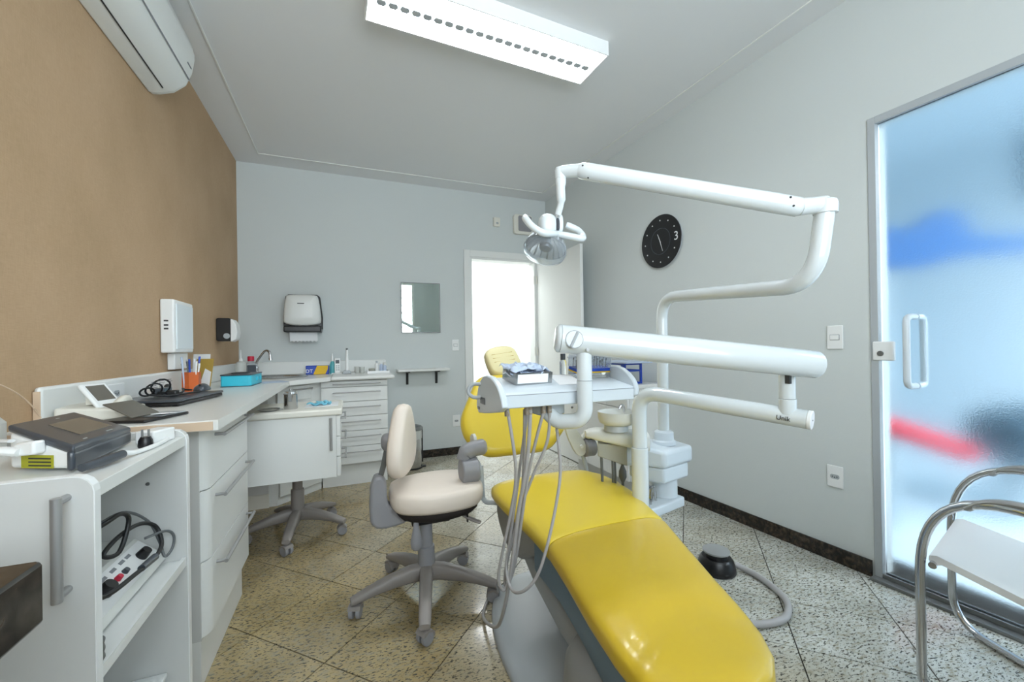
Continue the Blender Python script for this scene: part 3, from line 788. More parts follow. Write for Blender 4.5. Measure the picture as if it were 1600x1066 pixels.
# ------------------------------------------------------------------ shelf trolley in the left foreground
t = T('shelf_trolley', 'white trolley with open shelves and a bar-handled end door, left foreground', 'trolley', (-.64, 1.19, 0))
TX, TY0, TY1, TZ = -.420, .955, 1.425, .884
def panel(y0, y1, x0, x1, z0, z1, r): 
    pts = [(x0, z0), (x1, z0), (x1, z1 - r)] + [(x1 - r + r * math.cos(a), z1 - r + r * math.sin(a)) for a in (PI / 8, PI / 4, 3 * PI / 8)] + [(x1 - r, z1), (x0, z1)]
    return MB().prism(pts, 'y', y0, y1)
nd_ = build('end_panel', panel(TY0, TY0 + .018, XL + .004, TX, .06, TZ, .028), 'lamgrey', t, bevel=.001)
def band(y0, y1): # pale edge banding round the panel
    o = [(TX + .0022, .06), (TX + .0022, TZ - .028)] + [(TX - .028 + .0302 * math.cos(a), TZ - .028 + .0302 * math.sin(a)) for a in (PI / 8, PI / 4, 3 * PI / 8)] + [(TX - .028, TZ + .0022), (XL + .004, TZ + .0022)]
    i = [(XL + .004, TZ + .0002), (TX - .028, TZ + .0002)] + [(TX - .028 + .0282 * math.cos(a), TZ - .028 + .0282 * math.sin(a)) for a in (3 * PI / 8, PI / 4, PI / 8)] + [(TX + .0002, TZ - .028), (TX + .0002, .06)]
    n = len(o); mb = MB()
    for k in range(n - 1):
        q = [o[k], o[k + 1], i[n - 2 - k], i[n - 1 - k]]; mb.prism(q, 'y', y0, y1)
    return mb
build('edge_band', band(TY0 - .0005, TY0 + .0185), 'white', t)
bar_handle(nd_, (-.455, TY0, .688), (-.455, TY0, .855), (0, -1, 0), 0.0075, 0.030)
build('end_panel', panel(TY1 - .018, TY1, XL + .004, TX, .06, TZ, .022), 'lamgrey', t, bevel=.001)
build('edge_band', band(TY1 - .0185, TY1 + .0005), 'white', t)
def board(z0, z1): return MB().box(XL + .03, TX - .002, TY0 + .0185, TY1 - .0185, z0, z1)
build('top_board', board(.840, .866), 'laminate', t, bevel=.001)
build('shelf', board(.506, .524), 'laminate', t, bevel=.001)
build('shelf_lip', MB().box(TX - .012, TX - .002, TY0 + .0185, TY1 - .0185, .524, .530), 'laminate', t)
build('shelf', board(.10, .118), 'laminate', t, bevel=.001)
build('back_panel', MB().box(XL + .012, XL + .03, TY0 + .0185, TY1 - .0185, .06, .86), 'lamgrey', t)
sc = MB().cyl((-.505, TY1 - .0185, .745), (-.505, TY1 - .0215, .745), .0045, n=10).cyl((-.47, TY1 - .0185, .835), (-.47, TY1 - .022, .835), .004, n=10)
build('screw', sc, 'dmetal', t)
for x, y in ((-.46, .985), (-.46, 1.395), (-.82, .985), (-.82, 1.395)):
    w_ = build('caster', MB().cyl((x - .012, y, .028), (x + .012, y, .028), .028, n=18).box(x - .008, x + .008, y - .006, y + .012, .03, .062), 'grey', t)
# folded cloths/boxes on the lowest shelf: small clear boxes just seen at the bottom
for x, y, lb in ((-.50, 1.378, 'small clear plastic box low in the trolley, farther from camera'), (-.50, 1.305, 'small clear plastic box low in the trolley, nearer the door panel')):
    k = T('clear_box', lb, 'box', (x, y, .118), 'clear boxes on the lowest trolley shelf')
    build('box_body', MB().box(x - .04, x + .03, y - .022, y + .022, .119, .215), 'milky', k, bevel=.003)
    build('box_rim', MB().box(x - .043, x + .033, y - .025, y + .025, .215, .225), 'white', k, bevel=.002)

# granite bench end in the extreme left foreground
t = T('granite_bench', 'dark polished granite bench end jutting in at the left edge', 'bench', (-.6, .4, .80))
build('bench_slab', MB().prism([(XL + .002, .02), (-.372, .02), (-.364, .03), (-.364, .712), (-.370, .720), (XL + .002, .720)], 'z', .758, .836), 'dgranite', t, bevel=.004)
build('support_panel', MB().box(XL + .002, XL + .03, .04, .70, 0.0, .757), 'lamgrey', t)

# ------------------------------------------------------------------ dental chair
t = T('dental_chair', 'yellow vinyl dental chair reclined along the middle of the room, on a grey base plate', 'dental chair', (.80, 1.25, 0))
def sup(cx, cy, rx, ry, e, n=40): return [(cx + rx * _se(math.cos(2 * PI * k / n), e), cy + ry * _se(math.sin(2 * PI * k / n), e)) for k in range(n)]
bp_ = MB().loft([[(x, y, z) for x, y in sup(.80, 1.22, .315 * s, .60 * s, .85)] for s, z in ((1.0, .001), (1.0, .012), (.985, .022), (.93, .034), (.80, .044), (.4, .052))])
build('base_plate', bp_, 'lgrey', t, ang=50)
fc_ = MB().loft([[(x, y, z) for x, y in sup(.730, .905, .198 * s, .19 * s, .7)] for s, z in ((1.0, .045), (1.0, .16), (.97, .225), (.86, .262), (.62, .280), (.2, .285))])
build('base_cover', fc_, 'mgrey', t, ang=60)
arm = MB()
arm.loft([[(x, y + dy, z + dz) for x, z in rrect(.665, .955, -h, h, .02, 3)] for y, dy, h, dz in ((.97, 0, .045, .125), (1.25, 0, .048, .155), (1.45, 0, .050, .215), (1.60, 0, .050, .290), (1.66, 0, .045, .315))])
build('lift_arm', arm, 'lgrey', t, ang=50, bevel=.004)
shp = chaikin([(1.77, .425), (1.765, .33), (1.66, .245), (1.52, .245), (1.40, .315), (1.25, .42)], 1)
build('hinge_cover', MB().prism(shp, 'x', .620, 1.085), 'mgrey', t, bevel=.02, seg=3)
# shell beneath the leg section, following the cushion
def seat_stations():
    return [ # y, centre x, half width, top z
        (1.765, .845, .225, .484), (1.735, .850, .262, .496), (1.66, .856, .279, .500), (1.55, .857, .283, .500), (1.42, .850, .272, .498),
        (1.30, .832, .252, .497), (1.15, .805, .232, .498), (1.00, .768, .214, .489), (.86, .735, .201, .476), (.74, .712, .188, .465),
        (.66, .698, .172, .458), (.605, .688, .146, .452), (.570, .680, .108, .446), (.552, .676, .060, .440)]
def crease(x, y):
    s = 0
    for (cx, cy, r, w, a) in ((.40, 1.30, .62, .020, .0022), (1.05, .95, .33, .018, .0016), (.45, .95, .30, .020, -.0012), (.98, .62, .22, .016, .0012)):
        d = math.hypot(x - cx, y - cy) - r; s += a * math.exp(-(d / w) ** 2)
    return s
def seat_loft(sts, thick=.085, dome=.010, cr=False):
    mb = MB(); rings = []; NR = 64 if cr else 32
    for y, cx, hw, zt in sts:
        ring = []
        for k in range(NR):
            a = 2 * PI * k / NR; cx_, sx_ = math.cos(a), math.sin(a)
            px = cx + hw * _se(cx_, .42); e = 1 - abs(_se(cx_, .42)) ** 2
            pz = zt - thick / 2 + thick / 2 * _se(sx_, .55) + (dome * e if sx_ > 0 else 0)
            if cr and sx_ > .3: pz -= crease(px, y)
            ring.append((px, y, pz))
        rings.append(ring)
    return mb.loft(rings)
def interp(sts, ys):
    out = []
    for y in ys:
        for i in range(len(sts) - 1):
            a, b = sts[i], sts[i + 1]
            if a[0] >= y >= b[0]:
                f = (a[0] - y) / (a[0] - b[0]); out.append((y,) + tuple(a[j] + (b[j] - a[j]) * f for j in (1, 2, 3))); break
    return out
SS = seat_stations()
s1 = interp(SS, [1.765, 1.75, 1.735, 1.70, 1.66, 1.60, 1.55, 1.48, 1.42, 1.36, 1.30, 1.24, 1.19, 1.165, 1.155])
s1[-1] = (s1[-1][0], s1[-1][1], s1[-1][2] - .002, s1[-1][3] - .002)
build('seat_cushion', seat_loft(s1), 'yellow', t, ang=70)
s2 = interp(SS, [1.15 - .011 * k for k in range(49)] + [.605, .595, .585, .570, .560, .552])
s2[0] = (s2[0][0], s2[0][1], s2[0][2] - .002, s2[0][3] - .002)
build('leg_cushion', seat_loft(s2, .080, .010, True), 'yellow2', t, ang=70, label='glossier yellow leg section with creased cover')
sh = MB(); rings = []
for y, cx, hw, zt in interp(SS, [1.34, 1.15, 1.0, .86, .74, .66]):
    lo = zt - .082; d = .125 if y > .8 else .11
    rings.append([(x, y, z) for x, z in rrect(cx - hw + .035, cx + hw - .035, lo - d, lo, .015, 2)])
build('under_shell', sh.loft(rings), 'bluegrey', t, ang=50)
# backrest and headrest
uy_ = Vector((0, .532, .847)); un_ = Vector((0, -.847, .532))
bo = roundpoly([(-.20, -.198), (.15, -.208), (.283, -.092), (.288, .0), (.195, .24), (-.160, .24), (-.290, .01), (-.288, -.085)], .055, 4)
build('backrest', pillow(bo, (.805, 1.985, .742), (1, 0, .02), uy_, un_, .085, it=0), 'yellow', t, ang=80)
build('backrest_shell', pillow([(p[0] * .9, p[1] * .9) for p in bo], Vector((.805, 1.985, .742)) - un_ * .055, (1, 0, .02), uy_, -un_, .03, it=0), 'lgrey', t, ang=80)
build('headrest_bar', MB().tube([(.80, 2.10, .88), (.81, 2.19, .955), (.82, 2.235, 1.02)], .018, flat=.5), 'lgrey', t)
hu = Vector((1, .0, .13)).normalized(); hy = Vector((-.17, .50, .83)).normalized(); hn = hu.cross(hy)
ho = [(-.085, -.085), (.085, -.085), (.092, 0), (.080, .085), (-.080, .085), (-.092, 0)]
hr = build('headrest', pillow([(p[0] * 1.08, p[1] * 1.08) for p in ho], (.822, 2.185, 1.018), hu, hy, -hn if hn.y > 0 else hn, .075, it=2), 'paleyellow', t, ang=80, label='pale yellow headrest with stitched ribs')
hnn = (-hn if hn.y > 0 else hn)
st = MB()
for o in (-.012, .012, .036):
    c0 = Vector((.822, 2.185, 1.018)) + hy * o + hnn * .0365
    st.tube([c0 - hu * .062, c0 + hu * .062], .0016, 6)
build('stitching', st, 'gold', hr)
# armrest hinges and supports
def hinge(sx, x0, x1, y, z):
    mb = MB().cyl((x0, y, z), (x1, y, z), .052, n=32); return mb
h1 = build('armrest_hub', MB().cyl((.468, 1.80, .548), (.545, 1.80, .548), .056, n=32), 'grey', t, bevel=.006)
build('hub_disc', MB().cyl((.545, 1.80, .545), (.556, 1.80, .545), .040, n=28), 'lgrey', h1, bevel=.003)
h2 = MB().tube(smooth([(.480, 1.80, .600), (.490, 1.80, .625), (.530, 1.805, .640), (.590, 1.81, .645)], 4), [.030] * 4 + [.037] * 4 + [.036] * 4 + [.026], 18, flat=.8)
build('armrest', h2, 'grey', t)
build('side_plate', MB().prism(chaikin([(1.84, .60), (1.84, .68), (1.88, .70), (1.93, .66), (1.90, .58)], 1), 'x', .545, .560), 'beige', t, bevel=.003)
build('seat_bracket', MB().tube(fillet([(.563, 1.80, .56), (.567, 1.79, .415), (.575, 1.775, .400), (.640, 1.74, .398)], .03), .011, 10, flat=.55), 'lgrey', t)
h3 = build('armrest_hub', MB().cyl((1.105, 1.80, .585), (1.165, 1.80, .585), .046, n=32), 'grey', t, bevel=.006)
build('side_plate', MB().prism(chaikin([(.985, .735), (1.01, .735), (1.075, .665), (1.110, .605), (1.108, .560), (1.075, .548), (1.045, .570), (1.0, .66)], 1), 'y', 1.775, 1.790), 'beige', t, bevel=.003)
build('pivot_screw', MB().cyl((1.080, 1.768, .60), (1.080, 1.775, .60), .009), 'white', t)
build('armrest', MB().tube(smooth([(1.085, 1.80, .628), (1.12, 1.79, .652), (1.17, 1.78, .655), (1.215, 1.77, .645)], 4), [.016] * 4 + [.030] * 5 + [.024] * 4, 18, flat=.8), 'beige', t)
build('seat_bracket', MB().tube(fillet([(1.10, 1.80, .56), (1.12, 1.79, .47), (1.10, 1.775, .400), (1.03, 1.74, .398)], .03), .011, 10, flat=.55), 'lgrey', t)

# ------------------------------------------------------------------ spittoon / water unit hung on the chair's right side
t = T('spittoon_unit', 'white spittoon unit with round bowl hanging beside the dental chair', 'spittoon unit', (1.25, 1.48, .38))
bt = [(.975, 1.565, .712, .020, .012), (.990, 1.560, .714, .032, .019), (1.02, 1.545, .712, .044, .026), (1.07, 1.510, .706, .054, .032), (1.14, 1.475, .696, .062, .038), (1.22, 1.465, .680, .068, .042)]
rings = []
for x, y, z, hw, hh in bt:
    d = Vector((.9, -.4, 0)).normalized(); s = Vector((-d.y, d.x, 0))
    rings.append([Vector((x, y, z)) + s * hw * _se(math.cos(2 * PI * k / 24), .6) + Vector((0, 0, hh * _se(math.sin(2 * PI * k / 24), .6))) for k in range(24)])
build('curved_arm_cover', MB().loft(rings), 'beige', t, ang=50)
up_ = [(1.252, 1.383), (1.458, 1.429), (1.445, 1.580), (1.13, 1.575), (1.115, 1.500), (1.20, 1.470)]
build('upper_body', MB().prism(up_, 'z', [.566] * 6, [.642, .642, .648, .665, .672, .655]), 'enamel2', t, bevel=.016, seg=3)
mid = [(1.262, 1.400), (1.440, 1.440), (1.430, 1.565), (1.20, 1.560), (1.21, 1.480)]
build('middle_body', MB().prism(mid, 'z', .497, .5655), 'enamel2', t, bevel=.010, seg=3)
build('rear_column', MB().cyl((1.350, 1.500, .411), (1.350, 1.500, .4965), .058, n=28), 'enamel2', t)
base = [(1.055, 1.360), (1.219, 1.392), (1.415, 1.440), (1.400, 1.570), (1.055, 1.530)]
build('base_shelf', MB().prism(base, 'z', .366, .410), 'enamel2', t, bevel=.008, seg=3)
build('mounting_arm', MB().box(1.02, 1.06, 1.40, 1.50, .345, .385).box(.96, 1.02, 1.40, 1.50, .335, .375), 'lgrey', t, bevel=.006)
build('bowl', MB().lathe([(.030, .0), (.058, .003), (.074, .012), (.0810, .030), (.0820, .058), (.077, .058), (.072, .030), (.03, .018), (0, .017)], (1.067, 1.459, .762), 40), 'beige', t, ang=50)
build('bowl_stand', MB().lathe([(.052, 0), (.050, .026), (.045, .035)], (1.063, 1.462, .738), 32), 'lgrey', t)
build('bowl_spout', MB().tube(smooth([(1.135, 1.50, .70), (1.135, 1.50, .80), (1.125, 1.495, .835), (1.105, 1.485, .838), (1.09, 1.478, .825)], 5), .0055, 10), 'chrome', t)
hol = [(1.010, 1.525), (1.125, 1.470), (1.150, 1.530), (1.04, 1.570)]
build('holster', MB().prism(hol, 'z', [.618, .575, .575, .618], [.675, .665, .665, .675]), 'olive', t, bevel=.004)
for x, y, r in ((1.030, 1.528, .006), (1.072, 1.508, .005), (1.082, 1.504, .005)):
    build('suction_hose', MB().tube(smooth([(x, y, .625), (x + .003, y, .54), (x + .012, y + .01, .46), (x + .03, y + .02, .425)], 5), r, 10), 'gcable', t)
build('suction_hose', MB().tube([(1.115, 1.492, .60), (1.115, 1.492, .575), (1.115, 1.492, .55), (1.115, 1.492, .525), (1.115, 1.492, .50), (1.116, 1.492, .43)], [.005, .006, .016, .017, .006, .005], 14), 'gcable', t)
for dx in (0, .022):
    build('water_pipe', MB().tube(smooth([(1.19 + dx, 1.43, .411), (1.19 + dx, 1.43, .44), (1.205 + dx, 1.44, .475), (1.225 + dx, 1.45, .478), (1.238 + dx, 1.455, .45), (1.24 + dx, 1.455, .411)], 5), .006, 10), 'chrome', t)

# ------------------------------------------------------------------ operating lamp on its post
t = T('operating_lamp', 'white dental operating lamp on a long bent tube and spring arm above the chair', 'operating lamp', (1.345, 1.475, .66))
build('post_collar', MB().lathe([(.052, -.002), (.051, .012), (.043, .018), (.042, .052), (.034, .058), (.028, .060)], (1.345, 1.490, .650), 32), 'enamel2', t)
pp = fillet([(1.345, 1.490, .652), (1.345, 1.490, 1.318), (1.225, .752, 1.262), (1.239, .729, 1.480)], [.11, .13], 12)
build('bent_post', MB().tube(pp, .0245, 24), 'enamel', t)
ka = Vector((1.239, .729, 1.483)); kb = Vector((1.170, .757, 1.477)); lm = Vector((.697, 1.119, 1.656)); le = Vector((.650, 1.168, 1.664))
kn = MB().loft([[(ka + Vector((math.cos(2 * PI * k / 20) * .029, math.sin(2 * PI * k / 20) * .029, z))) for k in range(20)] for z in (-.026, .004)] )
build('post_cap', MB().lathe([(.029, -.026), (.030, 0), (.027, .010), (.015, .016), (0, .018)], ka, 24), 'enamel', t)
build('elbow', MB().tube([ka, ka * .5 + kb * .5, kb], [.024, .023, .024], 18), 'enamel', t)
dv = (lm - kb).normalized()
build('spring_arm', MB().tube([kb - dv * .012, kb, kb + dv * .06, kb.lerp(lm, .5), lm - dv * .03, lm, lm + dv * .012], [.018, .0265, .0275, .027, .0265, .0255, .017], 24), 'enamel', t)
for p, o in ((kb + dv * .035, (-.0095, -.0235, .012)), (kb + dv * .028, (-.01, -.024, -.010)), (lm - dv * .004, (-.012, -.021, .006)), (lm + dv * .02 - dv * .04, (-.005, -.012, -.024))):
    b = MB().ell(tuple(p + Vector(o)), (.0032, .0032, .0032), 8, 6); build('arm_screw', b, 'darkprint', t)
build('head_elbow', MB().tube([lm, lm.lerp(le, .5) + Vector((0, 0, .002)), le], [.021, .020, .019], 18), 'enamel', t)
build('head_elbow_cap', MB().lathe([(.0185, -.024), (.020, 0), (.017, .010), (0, .014)], le + Vector((0, 0, .002)), 20), 'enamel', t)
build('lamp_stem', MB().tube(smooth([(.650, 1.168, 1.645), (.650, 1.170, 1.610), (.656, 1.180, 1.570), (.652, 1.195, 1.535)], 5), [.0175] * 4 + [.0150] * 6 + [.011] * 6, 16), 'enamel', t)
yk = MB().ell((.628, 1.225, 1.505), (.030, .030, .038), 20, 12, .75); build('yoke_left', yk, 'enamel', t)
build('yoke_right', MB().ell((.668, 1.222, 1.512), (.0125, .024, .036), 16, 10, .75), 'enamel', t)
build('tilt_knob', MB().ell((.6555, 1.203, 1.505), (.0065, .008, .022), 10, 8, .8), 'slate', t)
cc = Vector((.652, 1.205, 1.474))
build('handle', MB().tube(smooth([cc, (.620, 1.180, 1.466), (.585, 1.170, 1.462), (.555, 1.180, 1.480), (.541, 1.20, 1.508), (.543, 1.215, 1.520)], 6), [.0115] * 30 + [.009], 14), 'enamel', t)
build('handle', MB().tube(smooth([cc, (.69, 1.185, 1.464), (.728, 1.175, 1.458), (.742, 1.19, 1.472), (.734, 1.21, 1.496), (.700, 1.225, 1.514)], 6), [.0115] * 30 + [.010], 14), 'enamel', t)
ax_ = Vector((-.36, -.20, -.91)).normalized(); hc = Vector((.650, 1.262, 1.478))
dish = [(.010, -.010), (.032, -.007), (.053, .007), (.065, .027), (.070, .045), (.067, .045), (.060, .025), (.041, .009), (.0, .004)]
build('reflector', MB().lathe(dish, hc, 40, ax_), 'shieldp', t, ang=50)
rb = MB(); q = Vector((0, 0, 1)).rotation_difference(ax_)
for k in range(18):
    a = 2 * PI * k / 18; pts = [hc + q @ Vector((r * math.cos(a), r * math.sin(a), z)) for r, z in ((.020, -.008), (.055, .010), (.0715, .044))]
    rb.tube(pts, .0026, 6)
build('reflector_ribs', rb, 'lgrey', t)
build('shield', MB().lathe([(.073, .042), (.075, .054), (.069, .072), (.046, .085), (.0, .089), (.0, .087), (.045, .083), (.0675, .070), (.073, .054), (.071, .042)], hc, 32, ax_), 'clear', t, ang=50)
build('bulb', MB().cyl(hc + q @ Vector((0, 0, .006)), hc + q @ Vector((0, 0, .045)), .010), 'bluepaper', t)
build('bulb_shade', MB().lathe([(.0, .052), (.020, .048), (.024, .038), (.020, .036), (0, .045)], hc, 20, ax_), 'dmetal', t)

# ------------------------------------------------------------------ delivery unit: post, two arms, instrument tray, hoses
t = T('delivery_unit', 'white instrument tray unit on a two-part swing arm in front of the spittoon', 'instrument unit', (1.09, 1.34, .41))
build('lower_post', MB().cyl((1.088, 1.342, .4105), (1.088, 1.342, .690), .0325, n=28), 'enamel', t, bevel=.002)
la = fillet([(1.088, 1.342, .691), (1.088, 1.342, .915), (1.296, .822, .866)], .085, 12)
build('lower_arm', MB().tube(la, .0285, 24), 'enamel', t)
ed = (Vector((1.296, .822, .866)) - Vector((1.088, 1.342, .915))).normalized(); ee = Vector((1.296, .822, .866))
lc = build('arm_end_cap', MB().cyl(ee, ee + ed * .012, .0290, n=28), 'white', t, bevel=.002)
build('cap_screw', MB().cyl(ee + ed * .012, ee + ed * .0130, .0022, n=10), 'darkprint', lc)
side = Vector((ed.y, -ed.x, 0)).normalized(); side = side if side.x < 0 else -side
tp = ee - ed * .058 + side * .0282 + Vector((0, 0, -.004))
text('lettering', 'Unik', .020, tp + side * .0008, axes(ed, Vector((0, 0, 1)) - ed * ed.z, side), 'darkprint', t)
build('arm_pivot', MB().cyl((1.273, .868, .880), (1.273, .868, .925), .0245, n=24), 'enamel', t, bevel=.001)
build('arm_pivot', MB().cyl((1.273, .868, .9265), (1.273, .868, 1.010), .0225, n=24), 'enamel', t)
build('pivot_slot', MB().box(1.252, 1.262, .846, .862, .975, 1.003), 'darkprint', t)
ra = Vector((1.306, .806, 1.034)); rb_ = Vector((.590, 1.078, 1.124)); rd = (rb_ - ra).normalized()
build('upper_arm', MB().tube([ra - rd * .012, ra - rd * .008, ra, ra + rd * .3, rb_], [.030, .038, .0415, .042, .0420], 32), 'enamel', t, ang=30)
ca = build('arm_end_cap', MB().tube([rb_ + rd * .0015, rb_ + rd * .009, rb_ + rd * .016], [.0425, .041, .032], 32), 'enamel', t, ang=50)
dn = Vector((-rd.y, rd.x, 0)).normalized(); dn = dn if dn.y < 0 else -dn
dc_ = ra.lerp(rb_, .955) + dn * .0405; dn2 = dn
kd = build('brake_dial', MB().cyl(dc_ - dn * .006, dc_ + dn * .0035, .0245, n=36), 'enamel2', t, bevel=.001)
build('dial_ring', MB().loft([[dc_ + (rd * math.cos(a) + rd.cross(dn) * math.sin(a)) * r + dn * h for a in [2 * PI * k / 36 for k in range(36)]] for r, h in ((.0262, -.004), (.0262, .0022), (.0246, .0022), (.0246, -.004))], True), 'dmetal', kd)
g1 = (rd * -.42 + Vector((0, 0, .9))).normalized()
build('dial_grip', MB().tube([dc_ - g1 * .023 + dn * .0035, dc_ + g1 * .023 + dn * .0035], .0045, 8), 'lgrey', kd)
cp = ra.lerp(rb_, .905) + dn * .0395 + Vector((0, 0, -.026))
build('small_knob', MB().cyl(cp - dn * .006, cp + dn * .003, .0045, n=14), 'lgrey', t)
build('hanger_post', MB().cyl((.655, 1.052, 1.09), (.655, 1.052, .9985), .0225, n=28), 'enamel', t)
ep = fillet([(.655, 1.052, .997), (.655, 1.052, .878), (.600, 1.125, .868), (.575, 1.165, .905)], [.055, .02], 10)
build('hanger_elbow', MB().tube(ep, .0232, 24), 'enamel', t)
build('tray_mount', MB().prism(rrect(.545, .640, 1.135, 1.225, .02), 'z', .888, .921), 'lgrey', t, bevel=.004)
# tray body
pf = [(1.082, .926), (1.080, .964), (1.090, .970), (1.275, 1.000), (1.30, .995), (1.30, .935), (1.24, .915)]
tb = build('tray_body', MB().prism(pf, 'x', .412, .858), 'enamel2', t, bevel=.003)
lf_ = chaikin([(1.045, .924), (1.065, .968), (1.10, .998), (1.165, 1.018), (1.235, 1.010), (1.285, .960), (1.295, .888), (1.20, .898)], 1)
build('tray_end', MB().prism(lf_, 'x', .392, .4115), 'enamel2', t, bevel=.004)
build('end_label', MB().box(.3905, .392, 1.20, 1.245, .925, .945).box(.3905, .392, 1.255, 1.275, .903, .912), 'slate', t)
rf_ = chaikin([(1.082, .930), (1.076, .968), (1.10, 1.000), (1.16, 1.032), (1.23, 1.030), (1.29, .985), (1.30, .90), (1.20, .915)], 1)
build('tray_end', MB().prism(rf_, 'x', .8585, .876), 'enamel2', t, bevel=.004)
build('tray_lid_line', MB().box(.413, .857, 1.0785, 1.0800, .9625, .9640), 'paleprint', t)
build('side_handle', MB().tube(smooth([(.394, 1.245, .985), (.372, 1.255, .985), (.358, 1.26, .972), (.358, 1.26, .955), (.374, 1.255, .943), (.394, 1.245, .944)], 5), .006, 12), 'lgrey', t)
H_ = {'a': [(0.434, 1.12, 0.919), (0.47, 1.15, 0.728), (0.471, 1.2, 0.584), (0.461, 1.25, 0.443), (0.455, 1.28, 0.34), (0.475, 1.28, 0.295), (0.506, 1.28, 0.367), (0.522, 1.25, 0.557), (0.517, 1.2, 0.709), (0.498, 1.14, 0.911)],
 'b': [(0.508, 1.12, 0.913), (0.508, 1.15, 0.753), (0.497, 1.2, 0.58), (0.492, 1.25, 0.395), (0.479, 1.3, 0.212), (.49, 1.42, .08), (.50, 1.60, .010), (.58, 1.74, .010)],
 'c': [(0.573, 1.12, 0.909), (0.577, 1.15, 0.804), (0.548, 1.2, 0.684), (0.522, 1.25, 0.557), (0.493, 1.3, 0.371), (0.487, 1.3, 0.296), (0.515, 1.28, 0.376), (0.534, 1.2, 0.696), (0.553, 1.12, 0.91)],
 'd': [(0.606, 1.15, 0.885), (0.622, 1.15, 0.718), (0.598, 1.14, 0.601), (0.555, 1.13, 0.472), (0.525, 1.14, 0.393), (0.492, 1.17, 0.345), (0.476, 1.22, 0.331), (0.484, 1.28, 0.373), (.50, 1.27, .50), (.528, 1.18, .913)]}
for k in 'abcd':
    build('hose', MB().tube(smooth(H_[k], 7), .0050 if k != 'b' else .0062, 10), 'hose', t)
for x in (.434, .498, .508, .553, .573):
    build('hose_sleeve', MB().cyl((x, 1.125, .930), (x, 1.123, .898), .0075, n=12), 'hosedark', t)

# things resting on the tray
def trz(y): return .970 + (y - 1.09) * .162
t = T('instrument_box', 'open steel instrument box on the left of the tray, filled with wrapped packets', 'box', (.55, 1.22, .99))
R_ = Matrix.Translation((.540, 1.215, trz(1.215) + .001)) @ Matrix.Rotation(.10, 4, 'Z') @ Matrix.Rotation(math.atan(.162), 4, 'X')
def rbx(*a):
    b = MB(); b.M = R_; b.box(*a); return b
sb = rbx(-.066, .066, -.046, .046, 0, .003).box(-.066, .066, -.046, -.044, .003, .036).box(-.066, .066, .044, .046, .003, .036).box(-.066, -.064, -.044, .044, .003, .036).box(.064, .066, -.044, .044, .003, .036)
build('box_body', sb, 'steel', t)
build('box_label', rbx(-.060, .050, -.0468, -.0462, .004, .032), 'paper', t)
for i in range(7):
    x = -.050 + i * .016; a = rnd.uniform(-.5, .5)
    b = MB(); b.M = R_ @ Matrix.Translation((x, rnd.uniform(-.012, .016), .022 + .004 * i % .012)) @ Matrix.Rotation(a, 4, 'Z') @ Matrix.Rotation(rnd.uniform(-.35, .35), 4, 'Y')
    n = 7; pts = [(-.030 + .06 * k / (n - 1), .006 * math.sin(k * 1.7 + i)) for k in range(n)]
    b.prism(pts + [(p[0], p[1] + .0035) for p in pts[::-1]], 'y', -.030, .034)
    build('wrapped_packet', b, 'bluepaper' if i % 3 else 'bagfilm', t)
NX, NY = 13, 10; gv = []; gf = []; r2 = random.Random(3)
for j in range(NY):
    for i in range(NX):
        u, v = i / (NX - 1), j / (NY - 1); ed = max(abs(u - .5), abs(v - .5)) * 2
        gv.append((-.078 + .130 * u + r2.uniform(-.003, .003), -.046 + .096 * v + r2.uniform(-.003, .003), .040 + r2.uniform(-.006, .026) * (1.1 - .6 * ed)))
for j in range(NY - 1):
    for i in range(NX - 1): gf.append((j * NX + i, j * NX + i + 1, (j + 1) * NX + i + 1, (j + 1) * NX + i))
b = MB(); b.M = R_; b._add(gv, gf); cf = build('crumpled_film', b, 'bluepaper', t, ang=25)
sm_ = cf.modifiers.new('thick', 'SOLIDIFY'); sm_.thickness = .0008
t = T('tray_papers', 'white paper sheets lying on the instrument tray between box and bur stand', 'paper', (.68, 1.2, .99))
b = MB(); b.M = Matrix.Translation((.672, 1.195, trz(1.195) + .0012)) @ Matrix.Rotation(-.2, 4, 'Z') @ Matrix.Rotation(math.atan(.162), 4, 'X'); b.box(-.040, .040, -.060, .075, 0, .002); build('sheet', b, 'paper', t)
t = T('bur_stand', 'blue and yellow bur stand with clear cover on the right of the instrument tray', 'stand', (.79, 1.23, .99))
R_ = Matrix.Translation((.786, 1.235, trz(1.235) + .001)) @ Matrix.Rotation(-.02, 4, 'Z') @ Matrix.Rotation(math.atan(.162), 4, 'X')
build('stand_base', rbx(-.066, .066, -.028, .028, 0, .018), 'clear', t)
build('yellow_strip', rbx(-.067, .067, -.029, .029, .0185, .0225), 'yprint', t)
build('blue_strip', rbx(-.066, .066, -.028, .028, .023, .033), 'blue', t)
for i in range(11):
    for j in (-1, 1):
        b = MB(); b.M = R_; x = -.058 + i * .0116; hh = .050 + .008 * ((i * 5 + j) % 3)
        b.cyl((x, j * .012, .033), (x, j * .012, hh), .0012, n=6).cyl((x, j * .012, hh), (x, j * .012, hh + .008), .0022, n=6)
        build('bur', b, 'darkprint' if (i + j) % 2 else 'steel', t)
cvv = rbx(-.068, .068, -.030, -.0292, .034, .075).box(-.068, .068, .0292, .030, .034, .075).box(-.068, -.0672, -.0292, .0292, .034, .075).box(.0672, .068, -.0292, .0292, .034, .075)
build('clear_cover', cvv, 'clear', t)
t = T('dropper_bottle', 'small clear bottle with dark green cap behind the bur stand', 'bottle', (.70, 1.27, 1.0))
z0 = trz(1.27)
build('bottle_body', MB().lathe([(.011, 0), (.012, .004), (.012, .045), (.008, .052)], (.705, 1.272, z0 + .002), 18), 'clear', t)
build('bottle_cap', MB().cyl((.705, 1.272, z0 + .054), (.705, 1.272, z0 + .076), .009, n=18), 'slate', t)

